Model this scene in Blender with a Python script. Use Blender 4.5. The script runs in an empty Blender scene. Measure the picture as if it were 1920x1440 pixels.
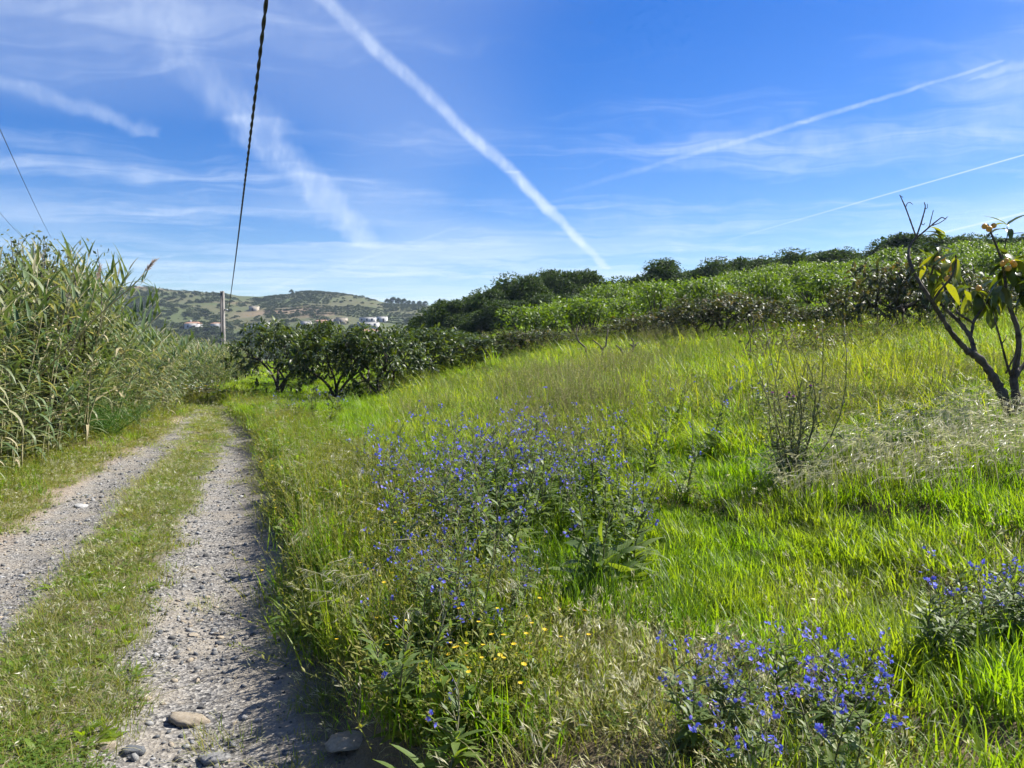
import bpy, math, random
import numpy as np
from mathutils import Vector, Matrix

rng = np.random.default_rng(11)
random.seed(11)
sc = bpy.context.scene
COL = sc.collection
R = math.radians

# ------------------------------------------------------------------ camera
FPX = 1450.0                       # focal length in pixels of a 1920 px wide frame
PITCH = math.atan(60 / FPX)        # the camera looks slightly down
CAMZ = 1.55
cam = bpy.data.objects.new('camera', bpy.data.cameras.new('camera'))
COL.objects.link(cam)
cam.location = (0, 0, CAMZ)
cam.rotation_euler = (math.pi / 2 - PITCH, 0, 0)
cam.data.sensor_width = 36
cam.data.lens = 36 * FPX / 1920
cam.data.clip_start = 0.05
cam.data.clip_end = 6000
sc.camera = cam

# ------------------------------------------------------------------ light
SUN_AZ, SUN_EL = R(64), R(47)      # azimuth to the right of straight ahead
sunvec = Vector((math.sin(SUN_AZ) * math.cos(SUN_EL), math.cos(SUN_AZ) * math.cos(SUN_EL), math.sin(SUN_EL)))
sun = bpy.data.objects.new('sun', bpy.data.lights.new('sun', 'SUN'))
COL.objects.link(sun)
sun.data.energy = 5.0
sun.data.angle = R(0.53)
sun.data.color = (1.0, 0.955, 0.88)
sun.rotation_euler = sunvec.to_track_quat('Z', 'Y').to_euler()
sun.location = (30, 10, 60)

world = bpy.data.worlds.new('World')
sc.world = world
world.use_nodes = True
WN, WL = world.node_tree.nodes, world.node_tree.links.new
WN.clear()


def wmath(op, a, b=None, c=None, clamp=False):
    n = WN.new('ShaderNodeMath'); n.operation = op; n.use_clamp = clamp
    for i, v in enumerate((a, b, c)):
        if v is None: continue
        if isinstance(v, (int, float)): n.inputs[i].default_value = v
        else: WL(v, n.inputs[i])
    return n.outputs[0]


def wvec(op, a, b=None, scale=None):
    n = WN.new('ShaderNodeVectorMath'); n.operation = op
    for i, v in enumerate((a, b)):
        if v is None: continue
        if isinstance(v, (tuple, list)): n.inputs[i].default_value = v
        else: WL(v, n.inputs[i])
    if scale is not None:
        if isinstance(scale, (int, float)): n.inputs['Scale'].default_value = scale
        else: WL(scale, n.inputs['Scale'])
    return n.outputs['Value'] if op in ('DOT_PRODUCT', 'LENGTH', 'DISTANCE') else n.outputs[0]


def wramp(v, lo, hi, a=0.0, b=1.0):
    n = WN.new('ShaderNodeMapRange'); n.interpolation_type = 'SMOOTHSTEP'
    for k, x in (('From Min', lo), ('From Max', hi), ('To Min', a), ('To Max', b), ('Value', v)):
        if isinstance(x, (int, float)): n.inputs[k].default_value = x
        else: WL(x, n.inputs[k])
    return n.outputs[0]


def wnoise(vec, scale, detail=5.0, rough=0.55, dist=0.0, colour=False, dims='2D'):
    n = WN.new('ShaderNodeTexNoise')
    n.noise_dimensions = dims
    n.inputs['Scale'].default_value = scale; n.inputs['Detail'].default_value = detail
    n.inputs['Roughness'].default_value = rough; n.inputs['Distortion'].default_value = dist
    WL(vec, n.inputs['Vector'])
    return n.outputs['Color' if colour else 'Fac']


def qp(px, py):
    """a direction (given by where the photograph shows it) on the plane of the high clouds, height 1"""
    d = np.array([px - 960, FPX, 660 - py]) / (660 - py)
    return (float(d[0]), float(d[1]), 0.0)


sky = WN.new('ShaderNodeTexSky')
sky.sky_type = 'NISHITA'
sky.sun_disc = False
sky.sun_elevation = SUN_EL
sky.sun_rotation = SUN_AZ
sky.altitude = 150
sky.air_density = 1.0
sky.dust_density = 0.25
sky.ozone_density = 2.6
hsv = WN.new('ShaderNodeHueSaturation')
hsv.inputs['Saturation'].default_value = 1.48
hsv.inputs['Hue'].default_value = 0.518
hsv.inputs['Value'].default_value = 1.12
WL(sky.outputs[0], hsv.inputs['Color'])

tc = WN.new('ShaderNodeTexCoord')
sep = WN.new('ShaderNodeSeparateXYZ')
WL(tc.outputs['Generated'], sep.inputs[0])
zc = wmath('MAXIMUM', sep.outputs[2], 0.02)
comb = WN.new('ShaderNodeCombineXYZ')
WL(wmath('DIVIDE', sep.outputs[0], zc), comb.inputs[0])
WL(wmath('DIVIDE', sep.outputs[1], zc), comb.inputs[1])
Q = comb.outputs[0]
elev = sep.outputs[2]
warp = wvec('SUBTRACT', wnoise(Q, 1.3, 2, 0.6, colour=True), (0.5, 0.5, 0.5))
mpd = WN.new('ShaderNodeMapping')
mpd.inputs['Rotation'].default_value = (0, R(38), 0)
mpd.inputs['Scale'].default_value = (1.0, 1.0, 0.45)
WL(tc.outputs['Generated'], mpd.inputs['Vector'])
fine = wnoise(mpd.outputs[0], 42.0, 3, 0.65, dims='3D')
finew = wvec('SCALE', wvec('SUBTRACT', wnoise(mpd.outputs[0], 30.0, 2, 0.7, colour=True, dims='3D'), (0.5, 0.5, 0.5)), scale=wmath('DIVIDE', 0.30, zc))
TEX = wramp(fine, 0.36, 0.70, 0.5, 1.0)


def warped(wob, rag):
    return wvec('ADD', wvec('ADD', Q, wvec('SCALE', warp, scale=wob)), wvec('SCALE', finew, scale=rag))


Q1, Q2 = warped(0.05, 0.045), warped(0.24, 0.17)


def trail(a, b, w0, w1, s0, s1, q, tex=True):
    """a contrail between two points of the cloud plane: width and strength at both ends"""
    a, b = Vector(a), Vector(b)
    ab = b - a
    u = ab.normalized()
    nrm = Vector((-u.y, u.x, 0))
    t = wmath('SUBTRACT', wvec('DOT_PRODUCT', q, tuple(u)), a.dot(u))
    d = wmath('ABSOLUTE', wmath('SUBTRACT', wvec('DOT_PRODUCT', q, tuple(nrm)), a.dot(nrm)))
    L_ = ab.length
    d = wmath('ADD', d, wmath('MAXIMUM', wmath('MAXIMUM', wmath('MULTIPLY', t, -1.0), wmath('SUBTRACT', t, L_)), 0.0))
    tn = wmath('DIVIDE', t, L_, clamp=True)
    core = wramp(wmath('DIVIDE', d, wmath('MULTIPLY_ADD', tn, w1 - w0, w0)), 1.0, 0.15)
    s = wmath('MULTIPLY', core, wmath('MULTIPLY_ADD', tn, s1 - s0, s0))
    return wmath('MULTIPLY', s, TEX) if tex else s


trails = [
    trail(qp(560, -40), qp(960, 326), 0.038, 0.068, 0.36, 0.70, Q1),
    trail(qp(960, 326), qp(1138, 505), 0.068, 0.09, 0.70, 0.80, Q1),
    trail(qp(1060, 362), qp(1500, 235), 0.07, 0.05, 0.04, 0.34, Q1),
    trail(qp(1500, 235), qp(1865, 124), 0.05, 0.025, 0.34, 0.28, Q1),
    trail(qp(1340, 458), qp(2700, 68), 0.035, 0.012, 0.05, 0.85, Q, False),
    trail(qp(1580, 482), qp(2700, 211), 0.06, 0.05, 0.5, 0.5, Q, False),
    trail(qp(200, -60), qp(470, 235), 0.16, 0.20, 0.06, 0.30, Q2),
    trail(qp(470, 235), qp(690, 462), 0.17, 0.26, 0.42, 0.50, Q2),
    trail(qp(440, 566), qp(860, 428), 0.16, 0.05, 0.26, 0.16, Q1),
    trail(qp(-60, 130), qp(280, 250), 0.14, 0.16, 0.28, 0.26, Q2),
    trail(qp(1840, 150), qp(2000, 110), 0.06, 0.10, 0.3, 0.3, Q2),
]
# wispy cirrus: streaked noise, more of it low in the sky
mp = WN.new('ShaderNodeMapping')
mp.inputs['Rotation'].default_value = (0, 0, R(24))
mp.inputs['Scale'].default_value = (0.32, 1.0, 1.0)
WL(wvec('ADD', Q, wvec('SCALE', warp, scale=0.9)), mp.inputs['Vector'])
cir = wnoise(mp.outputs[0], 0.95, 5, 0.62)
cirrus = wmath('MULTIPLY', wmath('MULTIPLY', wramp(cir, 0.43, 0.80), 0.52), wramp(fine, 0.25, 0.75, 0.6, 1.0))
low = wramp(elev, 0.19, 0.055)
mp2 = WN.new('ShaderNodeMapping')
mp2.inputs['Location'].default_value = (3.1, 1.7, 0)
mp2.inputs['Rotation'].default_value = (0, 0, R(-12))
mp2.inputs['Scale'].default_value = (0.22, 0.5, 1.0)
WL(wvec('ADD', Q, wvec('SCALE', warp, scale=1.6)), mp2.inputs['Vector'])
cir2 = wnoise(mp2.outputs[0], 1.15, 4, 0.6)
lowc = wmath('MULTIPLY', wmath('MULTIPLY', wramp(cir2, 0.45, 0.68), low), 0.58)
veil = wmath('MULTIPLY', wramp(wnoise(Q, 0.33, 1, 0.5), 0.42, 0.68), 0.20)
cover = None
for t in trails + [cirrus, lowc, veil]:
    inv = wmath('SUBTRACT', 1.0, t)
    cover = inv if cover is None else wmath('MULTIPLY', cover, inv)
cloud = wmath('SUBTRACT', 1.0, cover, clamp=True)
mix = WN.new('ShaderNodeMixRGB')
WL(cloud, mix.inputs[0])
WL(hsv.outputs[0], mix.inputs[1])
mix.inputs[2].default_value = (6.9, 7.9, 9.3, 1)
bg = WN.new('ShaderNodeBackground')
bg.inputs['Strength'].default_value = 0.053
WL(mix.outputs[0], bg.inputs[0])
wo = WN.new('ShaderNodeOutputWorld')
WL(bg.outputs[0], wo.inputs[0])
world.cycles.sampling_method = 'MANUAL'
world.cycles.sample_map_resolution = 512

vs = sc.view_settings
vs.view_transform = 'Standard'
vs.look = 'None'
vs.gamma = 1
vs.exposure = 1.32
vs.use_curve_mapping = False
cy = sc.cycles
cy.max_bounces = 5; cy.diffuse_bounces = 2; cy.glossy_bounces = 2; cy.transmission_bounces = 4
cy.transparent_max_bounces = 4; cy.volume_bounces = 0
cy.caustics_reflective = False; cy.caustics_refractive = False
cy.sample_clamp_indirect = 4.0
cy.use_denoising = True
cy.use_adaptive_sampling = True
cy.adaptive_threshold = 0.02
cy.adaptive_min_samples = 8


# ------------------------------------------------------------------ helpers
def ray(px, py):
    v = np.array([(px - 960) / FPX, 1.0, -(py - 720) / FPX])
    c, s = math.cos(PITCH), math.sin(PITCH)
    return np.array([v[0], v[1] * c + v[2] * s, -v[1] * s + v[2] * c])


def P(px, py, Y):
    """the point that lies Y metres ahead in the direction where the photograph shows pixel (px, py)"""
    d = ray(px, py)
    return np.array([0, 0, CAMZ]) + d * (Y / d[1])


def tag(o, label=None, cat=None, group=None, kind=None):
    if label: o['label'] = label
    if cat: o['category'] = cat
    if group: o['group'] = group
    if kind: o['kind'] = kind
    return o


def add(name, data, parent=None, loc=None):
    o = bpy.data.objects.new(name, data)
    COL.objects.link(o)
    if parent is not None: o.parent = parent
    if loc is not None: o.location = loc
    return o


def empty(name, loc, rz=0.0, scale=1.0):
    o = add(name, None, loc=tuple(loc))
    o.rotation_euler = (0, 0, rz)
    o.scale = (scale,) * 3
    o.empty_display_size = 0.1
    return o


def copy_tree(o, parent=None):
    c = o.copy()
    COL.objects.link(c)
    c.parent = parent
    for ch in list(o.children):
        copy_tree(ch, c)
    return c


def frames(d, up):
    """columns: side, along d, normal"""
    d = d / np.linalg.norm(d, axis=1, keepdims=True)
    s = np.cross(d, up)
    bad = np.linalg.norm(s, axis=1) < 1e-5
    s[bad] = np.cross(d[bad], np.array([1.0, 0.1, 0.0]))
    s /= np.linalg.norm(s, axis=1, keepdims=True)
    n = np.cross(s, d)
    return np.stack([s, d, n], axis=2)


class Geo:
    def __init__(self):
        self.V, self.F, self.A, self.M, self.n = [], [], [], [], 0

    def add(self, V, F, rnd=0.5, mat=0):
        V = np.asarray(V, float).reshape(-1, 3)
        F = np.asarray(F, int)
        self.V.append(V)
        self.F.append(F + self.n)
        self.A.append(np.full(len(V), rnd) if np.isscalar(rnd) else np.asarray(rnd, float))
        self.M.append(np.full(len(F), mat))
        self.n += len(V)

    def stamp(self, tpl, frm, loc, scale, rnd, mat=0):
        """tpl (V, F) put at each loc with frame frm and scale (K,) or (K,3)"""
        tv, tf = tpl
        K = len(loc)
        if K == 0: return
        scale = np.asarray(scale, float)
        sv = tv[None] * (scale[:, None, None] if scale.ndim == 1 else scale[:, None, :])
        V = np.einsum('kij,kvj->kvi', frm, sv) + np.asarray(loc)[:, None, :]
        F = (tf[None] + (np.arange(K) * len(tv))[:, None, None]).reshape(-1, tf.shape[1])
        self.add(V.reshape(-1, 3), F, np.repeat(rnd, len(tv)), mat)

    def tube(self, pts, rad, k=6, rnd=0.5, mat=0, cap=True, jit=0.0):
        pts = np.asarray(pts, float)
        n = len(pts)
        rad = np.full(n, rad) if np.isscalar(rad) else np.asarray(rad, float)
        tan = np.gradient(pts, axis=0)
        tan /= np.linalg.norm(tan, axis=1, keepdims=True) + 1e-12
        ref = np.array([0.0, 0.0, 1.0]) if abs(tan[:, 2]).mean() < 0.8 else np.array([1.0, 0.0, 0.0])
        s = np.cross(tan, ref); s /= np.linalg.norm(s, axis=1, keepdims=True) + 1e-12
        t2 = np.cross(tan, s)
        a = np.arange(k) * 2 * math.pi / k
        V = pts[:, None] + rad[:, None, None] * (np.cos(a)[None, :, None] * s[:, None] + np.sin(a)[None, :, None] * t2[:, None])
        if jit: V = V + (V - pts[:, None]) * rng.normal(0, jit, (n, k, 1))
        i = np.arange(n - 1)[:, None] * k
        j = np.arange(k)[None]
        F = np.stack([i + j, i + (j + 1) % k, i + k + (j + 1) % k, i + k + j], axis=2).reshape(-1, 4)
        base = self.n
        self.add(V.reshape(-1, 3), F, rnd, mat)
        if cap:
            c = np.vstack([pts[:1], pts[-1:]])
            self.add(c, np.zeros((0, 3), int), rnd, mat)
            f = [[base + j_, base + n * k, base + (j_ + 1) % k] for j_ in range(k)]
            e = base + (n - 1) * k
            f += [[e + (j_ + 1) % k, base + n * k + 1, e + j_] for j_ in range(k)]
            self.F.append(np.array(f)); self.M.append(np.full(len(f), mat))

    def box(self, lo, hi, rnd=0.5, mat=0):
        (a, b, c), (d, e, f) = lo, hi
        V = [(a, b, c), (d, b, c), (d, e, c), (a, e, c), (a, b, f), (d, b, f), (d, e, f), (a, e, f)]
        F = [(0, 3, 2, 1), (4, 5, 6, 7), (0, 1, 5, 4), (1, 2, 6, 5), (2, 3, 7, 6), (3, 0, 4, 7)]
        self.add(V, F, rnd, mat)

    def mesh(self, name, mats, smooth=False):
        me = bpy.data.meshes.new(name)
        V = np.concatenate(self.V)
        me.vertices.add(len(V))
        me.vertices.foreach_set('co', V.astype(np.float32).ravel())
        tot = np.concatenate([np.full(len(f), f.shape[1]) for f in self.F])
        li = np.concatenate([f.ravel() for f in self.F])
        me.loops.add(len(li))
        me.loops.foreach_set('vertex_index', li.astype(np.int32))
        me.polygons.add(len(tot))
        st = np.concatenate([[0], np.cumsum(tot)[:-1]])
        me.polygons.foreach_set('loop_start', st.astype(np.int32))
        me.polygons.foreach_set('material_index', np.concatenate(self.M).astype(np.int32))
        if smooth: me.polygons.foreach_set('use_smooth', np.ones(len(tot), bool))
        a = me.attributes.new('rnd', 'FLOAT', 'POINT')
        a.data.foreach_set('value', np.concatenate(self.A).astype(np.float32))
        for m in (mats if isinstance(mats, (list, tuple)) else [mats]): me.materials.append(m)
        me.update(calc_edges=True)
        return me


def leaf_tpl(nl=4, wid=0.3, fold=0.08, droop=0.5, shape=0.55, wav=0.0):
    """a leaf along +Y, length 1, normal +Z, folded along the midrib and drooping"""
    t = np.linspace(0, 1, nl + 1)
    w = wid * 0.5 * (np.sin(math.pi * np.clip(t, 0.0, 1) ** shape) ** 0.8 * 0.97 + 0.03)
    ang = -droop * t
    y = np.concatenate([[0], np.cumsum(np.cos((ang[1:] + ang[:-1]) / 2) / nl)])
    z = np.concatenate([[0], np.cumsum(np.sin((ang[1:] + ang[:-1]) / 2) / nl)])
    V = []
    for i in range(nl + 1):
        wv = wav * math.sin(i * 2.3)
        V += [(-w[i], y[i], z[i] + fold * w[i] * 4 + wv), (0, y[i], z[i]), (w[i], y[i], z[i] + fold * w[i] * 4 - wv)]
    F = []
    for i in range(nl):
        a = i * 3
        F += [(a, a + 1, a + 4, a + 3), (a + 1, a + 2, a + 5, a + 4)]
    return np.array(V, float), np.array(F)


def blade_tpl(n=4, wid=0.03, droop=0.6, taper=1.3):
    t = np.linspace(0, 1, n + 1)
    w = wid * 0.5 * (1 - t ** taper * 0.93) * (0.55 + 0.45 * np.minimum(1, t * 4))
    ang = -droop * t ** 1.5
    y = np.concatenate([[0], np.cumsum(np.cos((ang[1:] + ang[:-1]) / 2) / n)])
    z = np.concatenate([[0], np.cumsum(np.sin((ang[1:] + ang[:-1]) / 2) / n)])
    V = np.stack([np.stack([-w, y, z], 1), np.stack([w, y, z], 1)], 1).reshape(-1, 3)
    F = np.array([(2 * i, 2 * i + 1, 2 * i + 3, 2 * i + 2) for i in range(n)])
    return V, F


QUAD = (np.array([(-.5, 0, 0), (.5, 0, 0), (.35, 1, 0), (-.35, 1, 0)], float), np.array([(0, 1, 2, 3)]))
RHOMB = (np.array([(0, 0, 0), (.5, .45, .06), (0, 1, 0), (-.5, .45, .06)], float), np.array([(0, 1, 2, 3)]))


def sph(n, r=rng):
    v = r.normal(size=(n, 3))
    return v / np.linalg.norm(v, axis=1, keepdims=True)


_nz = np.random.default_rng(5)
_NW = [(_nz.normal(size=2), _nz.uniform(0, 6.3)) for _ in range(24)]


def noise2(x, y, s=1.0, k=0):
    """smooth pseudo noise about -1..1"""
    v = 0
    for i in range(7):
        d, p = _NW[(i + k * 5) % 24]
        f = s * (0.7 + 0.22 * i)
        v = v + np.sin((d[0] * x + d[1] * y) * f + p + 1.3 * np.sin((d[1] * x - d[0] * y) * f * 0.6 + p * 2))
    return v / 4.2


def smooth(a, b, x):
    t = np.clip((x - a) / (b - a), 0, 1)
    return t * t * (3 - 2 * t)


# ------------------------------------------------------------------ materials
class NT:
    def __init__(self, name):
        self.m = bpy.data.materials.new(name); self.m.use_nodes = True
        self.t = self.m.node_tree; self.n = self.t.nodes; self.n.clear(); self.L = self.t.links.new
        self.out = self.n.new('ShaderNodeOutputMaterial')

    def node(self, typ, ins=None, **props):
        n = self.n.new(typ)
        for k, v in props.items(): setattr(n, k, v)
        for k, v in (ins or {}).items():
            if hasattr(v, 'is_output') or isinstance(v, bpy.types.NodeSocket): self.L(v, n.inputs[k])
            else: n.inputs[k].default_value = v
        return n

    def math(self, op, a, b=0.5, clamp=False):
        n = self.n.new('ShaderNodeMath'); n.operation = op; n.use_clamp = clamp
        for i, v in enumerate((a, b)):
            if isinstance(v, (int, float)): n.inputs[i].default_value = v
            else: self.L(v, n.inputs[i])
        return n.outputs[0]

    def ramp(self, fac, stops):
        n = self.n.new('ShaderNodeValToRGB')
        e = n.color_ramp.elements
        while len(e) < len(stops): e.new(0.5)
        for el, (p, c) in zip(e, stops):
            el.position = p; el.color = (c[0], c[1], c[2], 1)
        self.L(fac, n.inputs[0])
        return n.outputs[0]

    def mixc(self, fac, a, b, mode='MIX'):
        n = self.n.new('ShaderNodeMixRGB'); n.blend_type = mode
        for i, v in ((0, fac), (1, a), (2, b)):
            if isinstance(v, (int, float)): n.inputs[i].default_value = v
            elif isinstance(v, (tuple, list)): n.inputs[i].default_value = (*v[:3], 1)
            else: self.L(v, n.inputs[i])
        return n.outputs[0]

    def noise(self, vec, scale, detail=4, rough=0.6, out='Fac'):
        n = self.node('ShaderNodeTexNoise', {'Scale': scale, 'Detail': detail, 'Roughness': rough})
        if vec is not None: self.L(vec, n.inputs['Vector'])
        return n.outputs[out]


def mat_leaf(name, cols, trans=0.4, tmul=(1.5, 1.7, 0.55), rough=0.5, spec=0.35, patch=None, patch_scale=0.6, objrand=0.5, back=None):
    """foliage: colours run over a random number per leaf and per plant; light passes through"""
    m = NT(name)
    at = m.node('ShaderNodeAttribute', attribute_name='rnd')
    oi = m.node('ShaderNodeObjectInfo')
    f = m.math('FRACT', m.math('ADD', at.outputs['Fac'], m.math('MULTIPLY', oi.outputs['Random'], objrand)))
    k = len(cols)
    c = m.ramp(f, [(i / max(1, k - 1), cc) for i, cc in enumerate(cols)])
    geo = m.node('ShaderNodeNewGeometry')
    if patch is not None:
        pf = m.noise(geo.outputs['Position'], patch_scale, 3)
        pf = m.node('ShaderNodeMapRange', {'Value': pf, 'From Min': 0.42, 'From Max': 0.62}).outputs[0]
        c = m.mixc(m.math('MULTIPLY', pf, patch[1]), c, patch[0])
    cb = m.mixc(geo.outputs['Backfacing'], c, back) if back is not None else c
    p = m.node('ShaderNodeBsdfPrincipled', {'Base Color': cb, 'Roughness': rough, 'Specular IOR Level': spec})
    tcol = m.mixc(1.0, c, tmul, 'MULTIPLY')
    t = m.node('ShaderNodeBsdfTranslucent', {'Color': tcol})
    mx = m.node('ShaderNodeMixShader', {0: trans, 1: p.outputs[0], 2: t.outputs[0]})
    m.L(mx.outputs[0], m.out.inputs[0])
    return m.m


def mat_plain(name, c, c2=None, scale=8.0, rough=0.8, spec=0.2, bump=0.0, bscale=40.0, objrand=0.0):
    m = NT(name)
    tcn = m.node('ShaderNodeTexCoord')
    v = tcn.outputs['Object']
    col = None
    if c2 is not None:
        f = m.noise(v, scale, 6, 0.65)
        f = m.node('ShaderNodeMapRange', {'Value': f, 'From Min': 0.32, 'From Max': 0.68}).outputs[0]
        col = m.mixc(f, c, c2)
        if objrand:
            oi = m.node('ShaderNodeObjectInfo')
            col = m.mixc(1.0, col, m.ramp(oi.outputs['Random'], [(0, (1 - objrand,) * 3), (1, (1 + objrand * 0.3,) * 3)]), 'MULTIPLY')
    p = m.node('ShaderNodeBsdfPrincipled', {'Roughness': rough, 'Specular IOR Level': spec})
    if col is not None: m.L(col, p.inputs['Base Color'])
    else: p.inputs['Base Color'].default_value = (*c, 1)
    if bump:
        b = m.node('ShaderNodeBump', {'Strength': bump, 'Height': m.noise(v, bscale, 5, 0.6)})
        m.L(b.outputs[0], p.inputs['Normal'])
    m.L(p.outputs[0], m.out.inputs[0])
    return m.m


# ------------------------------------------------------------------ terrain
_xy = np.array([(-6, 2.4), (0, 0.34), (2.9, -0.66), (7.75, -2.38), (12, -4.0), (20.4, -7.4), (26, -10.2), (34, -16.0), (45, -27)])
_pc = np.polyfit(_xy[:, 0], _xy[:, 1], 4)


def xr(Y):
    """right-hand edge of the track"""
    Yc = np.clip(Y, -6, 45)
    return np.polyval(_pc, Yc) + (Y - Yc) * -0.36


def fw(Y): return 1 - 0.28 * smooth(9, 16, Y) - 0.24 * smooth(15, 21, Y)      # weeds narrow the track further on


def U(X, Y):
    """distance left of the track's right edge, in units in which the left edge is 2.6"""
    u = xr(Y) - X
    return np.where(u > 0, u / fw(Y), u)


_ctl = []                                    # x, y, z of the ground where the photograph shows it


def ctl(x, y, z): _ctl.append((x, y, z))


for yy in (-8, -3, 0, 3, 6, 9, 13, 18, 24, 32, 42, 55):
    for uu, zz in ((0, 0), (1.2, 0), (2.5, 0), (6, -0.15), (14, -0.7), (30, -1.4)):
        ctl(float(xr(yy)) - uu, yy, zz)
for px, py, yy in ((1895, 812, 6.0), (1100, 1180, 4.0), (1300, 1200, 3.6), (1600, 1180, 3.3), (1480, 905, 5.5),
                   (1690, 650, 21), (1350, 636, 24), (1000, 668, 25), (850, 706, 24), (620, 758, 21.5), (1900, 608, 21)):
    ctl(*(P(px, py, yy) - np.array([0, 0, 0.09])))
for x, y, z in ((1.4, 2.2, 0.33), (2.6, 0, 0.45), (6, 0, 1.1), (7.5, 32, 2.7), (16, 32, 3.5), (0.9, 32, 1.7), (26, 30, 4.6),
                (18.6, 50, 5.2), (27, 50, 6.2), (9.6, 50, 4.3), (3.1, 50, 3.2), (-3.8, 50, 1.7), (-7, 50, 0.9), (36, 50, 7.4),
                (40, 20, 5.2), (20, 8, 2.9), (20, -5, 2.6), (30, 62, 6.0), (8, 62, 4.0), (0.6, 12, 0.62), (5, 12, 1.25)):
    ctl(x, y, z)
_C = np.array(_ctl)


def _phi(r2): return 0.5 * r2 * np.log(r2 + 1e-9)


_d2 = ((_C[:, None, :2] - _C[None, :, :2]) ** 2).sum(2)
_n = len(_C)
_A = np.zeros((_n + 3, _n + 3))
_A[:_n, :_n] = _phi(_d2) + np.eye(_n) * 0.8
_A[:_n, _n:] = np.c_[np.ones(_n), _C[:, :2]]
_A[_n:, :_n] = _A[:_n, _n:].T
_W = np.linalg.solve(_A, np.r_[_C[:, 2], np.zeros(3)])

RIDGE = np.array([(-900, 600), (-300, 590), (0, 566), (120, 552), (180, 546), (235, 534), (300, 541), (360, 548), (420, 549), (452, 560),
                  (480, 557), (540, 552), (575, 545), (620, 548), (660, 553), (700, 561), (722, 568), (800, 572), (900, 580),
                  (1100, 592), (1500, 600), (3000, 610)], float)


def far_h(x, y):
    yy = np.maximum(y, 60.0)
    px = 960 + FPX * x / yy
    top = 1.55 + (660 - np.interp(px, RIDGE[:, 0], RIDGE[:, 1])) / FPX * 620
    k = smooth(300, 620, yy)
    k = 0.5 * k + 0.5 * np.clip((yy - 320) / 300, 0, 1)
    h = -1.2 + (top + 1.2) * k
    h = h + k * (1 - k) * 4 * (2.6 * noise2(x, y, 0.02, 1) + 1.2 * noise2(x, y, 0.05, 2))
    return h - smooth(640, 1400, yy) * 18


def H(x, y):
    x = np.asarray(x, float); y = np.asarray(y, float)
    shp = np.broadcast(x, y).shape
    x = np.broadcast_to(x, shp).ravel(); y = np.broadcast_to(y, shp).ravel()
    xc = np.clip(x, -40, 42); ycl = np.clip(y, -10, 66)
    z = np.zeros(len(x))
    for s in range(0, len(x), 20000):
        sl = slice(s, s + 20000)
        r2 = (xc[sl, None] - _C[None, :, 0]) ** 2 + (ycl[sl, None] - _C[None, :, 1]) ** 2
        z[sl] = _phi(r2) @ _W[:_n] + _W[_n] + _W[_n + 1] * xc[sl] + _W[_n + 2] * ycl[sl]
    u = U(x, y)
    v = -u
    offr = smooth(0.0, 0.6, v) + smooth(2.5, 3.3, u)
    z = z * np.clip(smooth(-0.2, 1.0, v) + smooth(2.4, 3.4, u), 0, 1)
    # ruts, grassy middle and the little banks
    rut = np.exp(-((u - 0.5) / 0.36) ** 2) + np.exp(-((u - 2.05) / 0.36) ** 2)
    near = smooth(70, 50, y)
    z = z + near * (-0.05 * rut + 0.03 * np.exp(-((u - 1.28) / 0.22) ** 2))
    z = z + near * (0.21 * smooth(0.02, 0.40, v) * smooth(3.0, 0.8, v) + 0.07 * smooth(0.8, 3.0, v) + 0.08 * smooth(2.6, 3.2, u))
    z = z + near * np.clip(offr, 0, 1) * (0.035 * noise2(x, y, 1.7) + 0.02 * noise2(x, y, 4.5, 1) + 0.06 * noise2(x, y, 0.5, 2) * smooth(0.5, 3, np.abs(v)))
    z = z + near * 0.006 * noise2(x, y, 9.0, 3)
    w = np.maximum(smooth(66, 130, y), np.maximum(smooth(42, 110, x), smooth(-40, -110, x)))
    z = z * (1 - w) + far_h(x, y) * w
    return z.reshape(shp)


def G(px, Y, dz=0.0):
    """a point on the ground at distance Y in the column px of the photograph"""
    x = (px - 960) / FPX * Y
    return np.array([x, Y, float(H(x, Y)) + dz])


# ground sheet: fine near the camera, coarse towards the horizon
def axis(lo, hi, step, far_lo, far_hi, g):
    a = list(np.arange(lo, hi, step))
    s = step
    while a[-1] < far_hi: s = min(s * g, 40); a.append(a[-1] + s)
    s = step
    while a[0] > far_lo: s = min(s * g, 40); a.insert(0, a[0] - s)
    return np.array(a)


gx = axis(-4.5, 2.5, 0.05, -2600, 2600, 1.07)
gy = axis(1.2, 9, 0.06, -60, 2600, 1.045)
GX, GY = np.meshgrid(gx, gy)
GZ = H(GX, GY)
g = Geo()
nx, ny = len(gx), len(gy)
ii = (np.arange(ny - 1)[:, None] * nx + np.arange(nx - 1)[None]).ravel()
g.add(np.stack([GX, GY, GZ], 2).reshape(-1, 3), np.stack([ii, ii + 1, ii + 1 + nx, ii + nx], 1), 0.5)

m = NT('ground')
geo = m.node('ShaderNodeNewGeometry')
pos = geo.outputs['Position']
ua = m.node('ShaderNodeAttribute', attribute_name='u').outputs['Fac']       # metres left of the track's right edge
fa = m.node('ShaderNodeAttribute', attribute_name='far').outputs['Fac']
ea = m.node('ShaderNodeAttribute', attribute_name='earth').outputs['Fac']
n1 = m.noise(pos, 2.2, 5); n2 = m.noise(pos, 14, 6, 0.7); n3 = m.noise(pos, 90, 4, 0.7)
vor = m.node('ShaderNodeTexVoronoi', {'Vector': pos, 'Scale': 70.0})
stone = m.ramp(vor.outputs['Color'], [(0.15, (0.045, 0.045, 0.046)), (0.5, (0.135, 0.130, 0.122)), (0.85, (0.29, 0.275, 0.25))])
dust = m.mixc(n2, (0.17, 0.15, 0.12), (0.275, 0.245, 0.20))
gfac = m.node('ShaderNodeMapRange', {'Value': m.math('ADD', n1, m.math('MULTIPLY', n2, 0.5)), 'From Min': 0.60, 'From Max': 0.84}).outputs[0]
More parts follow.
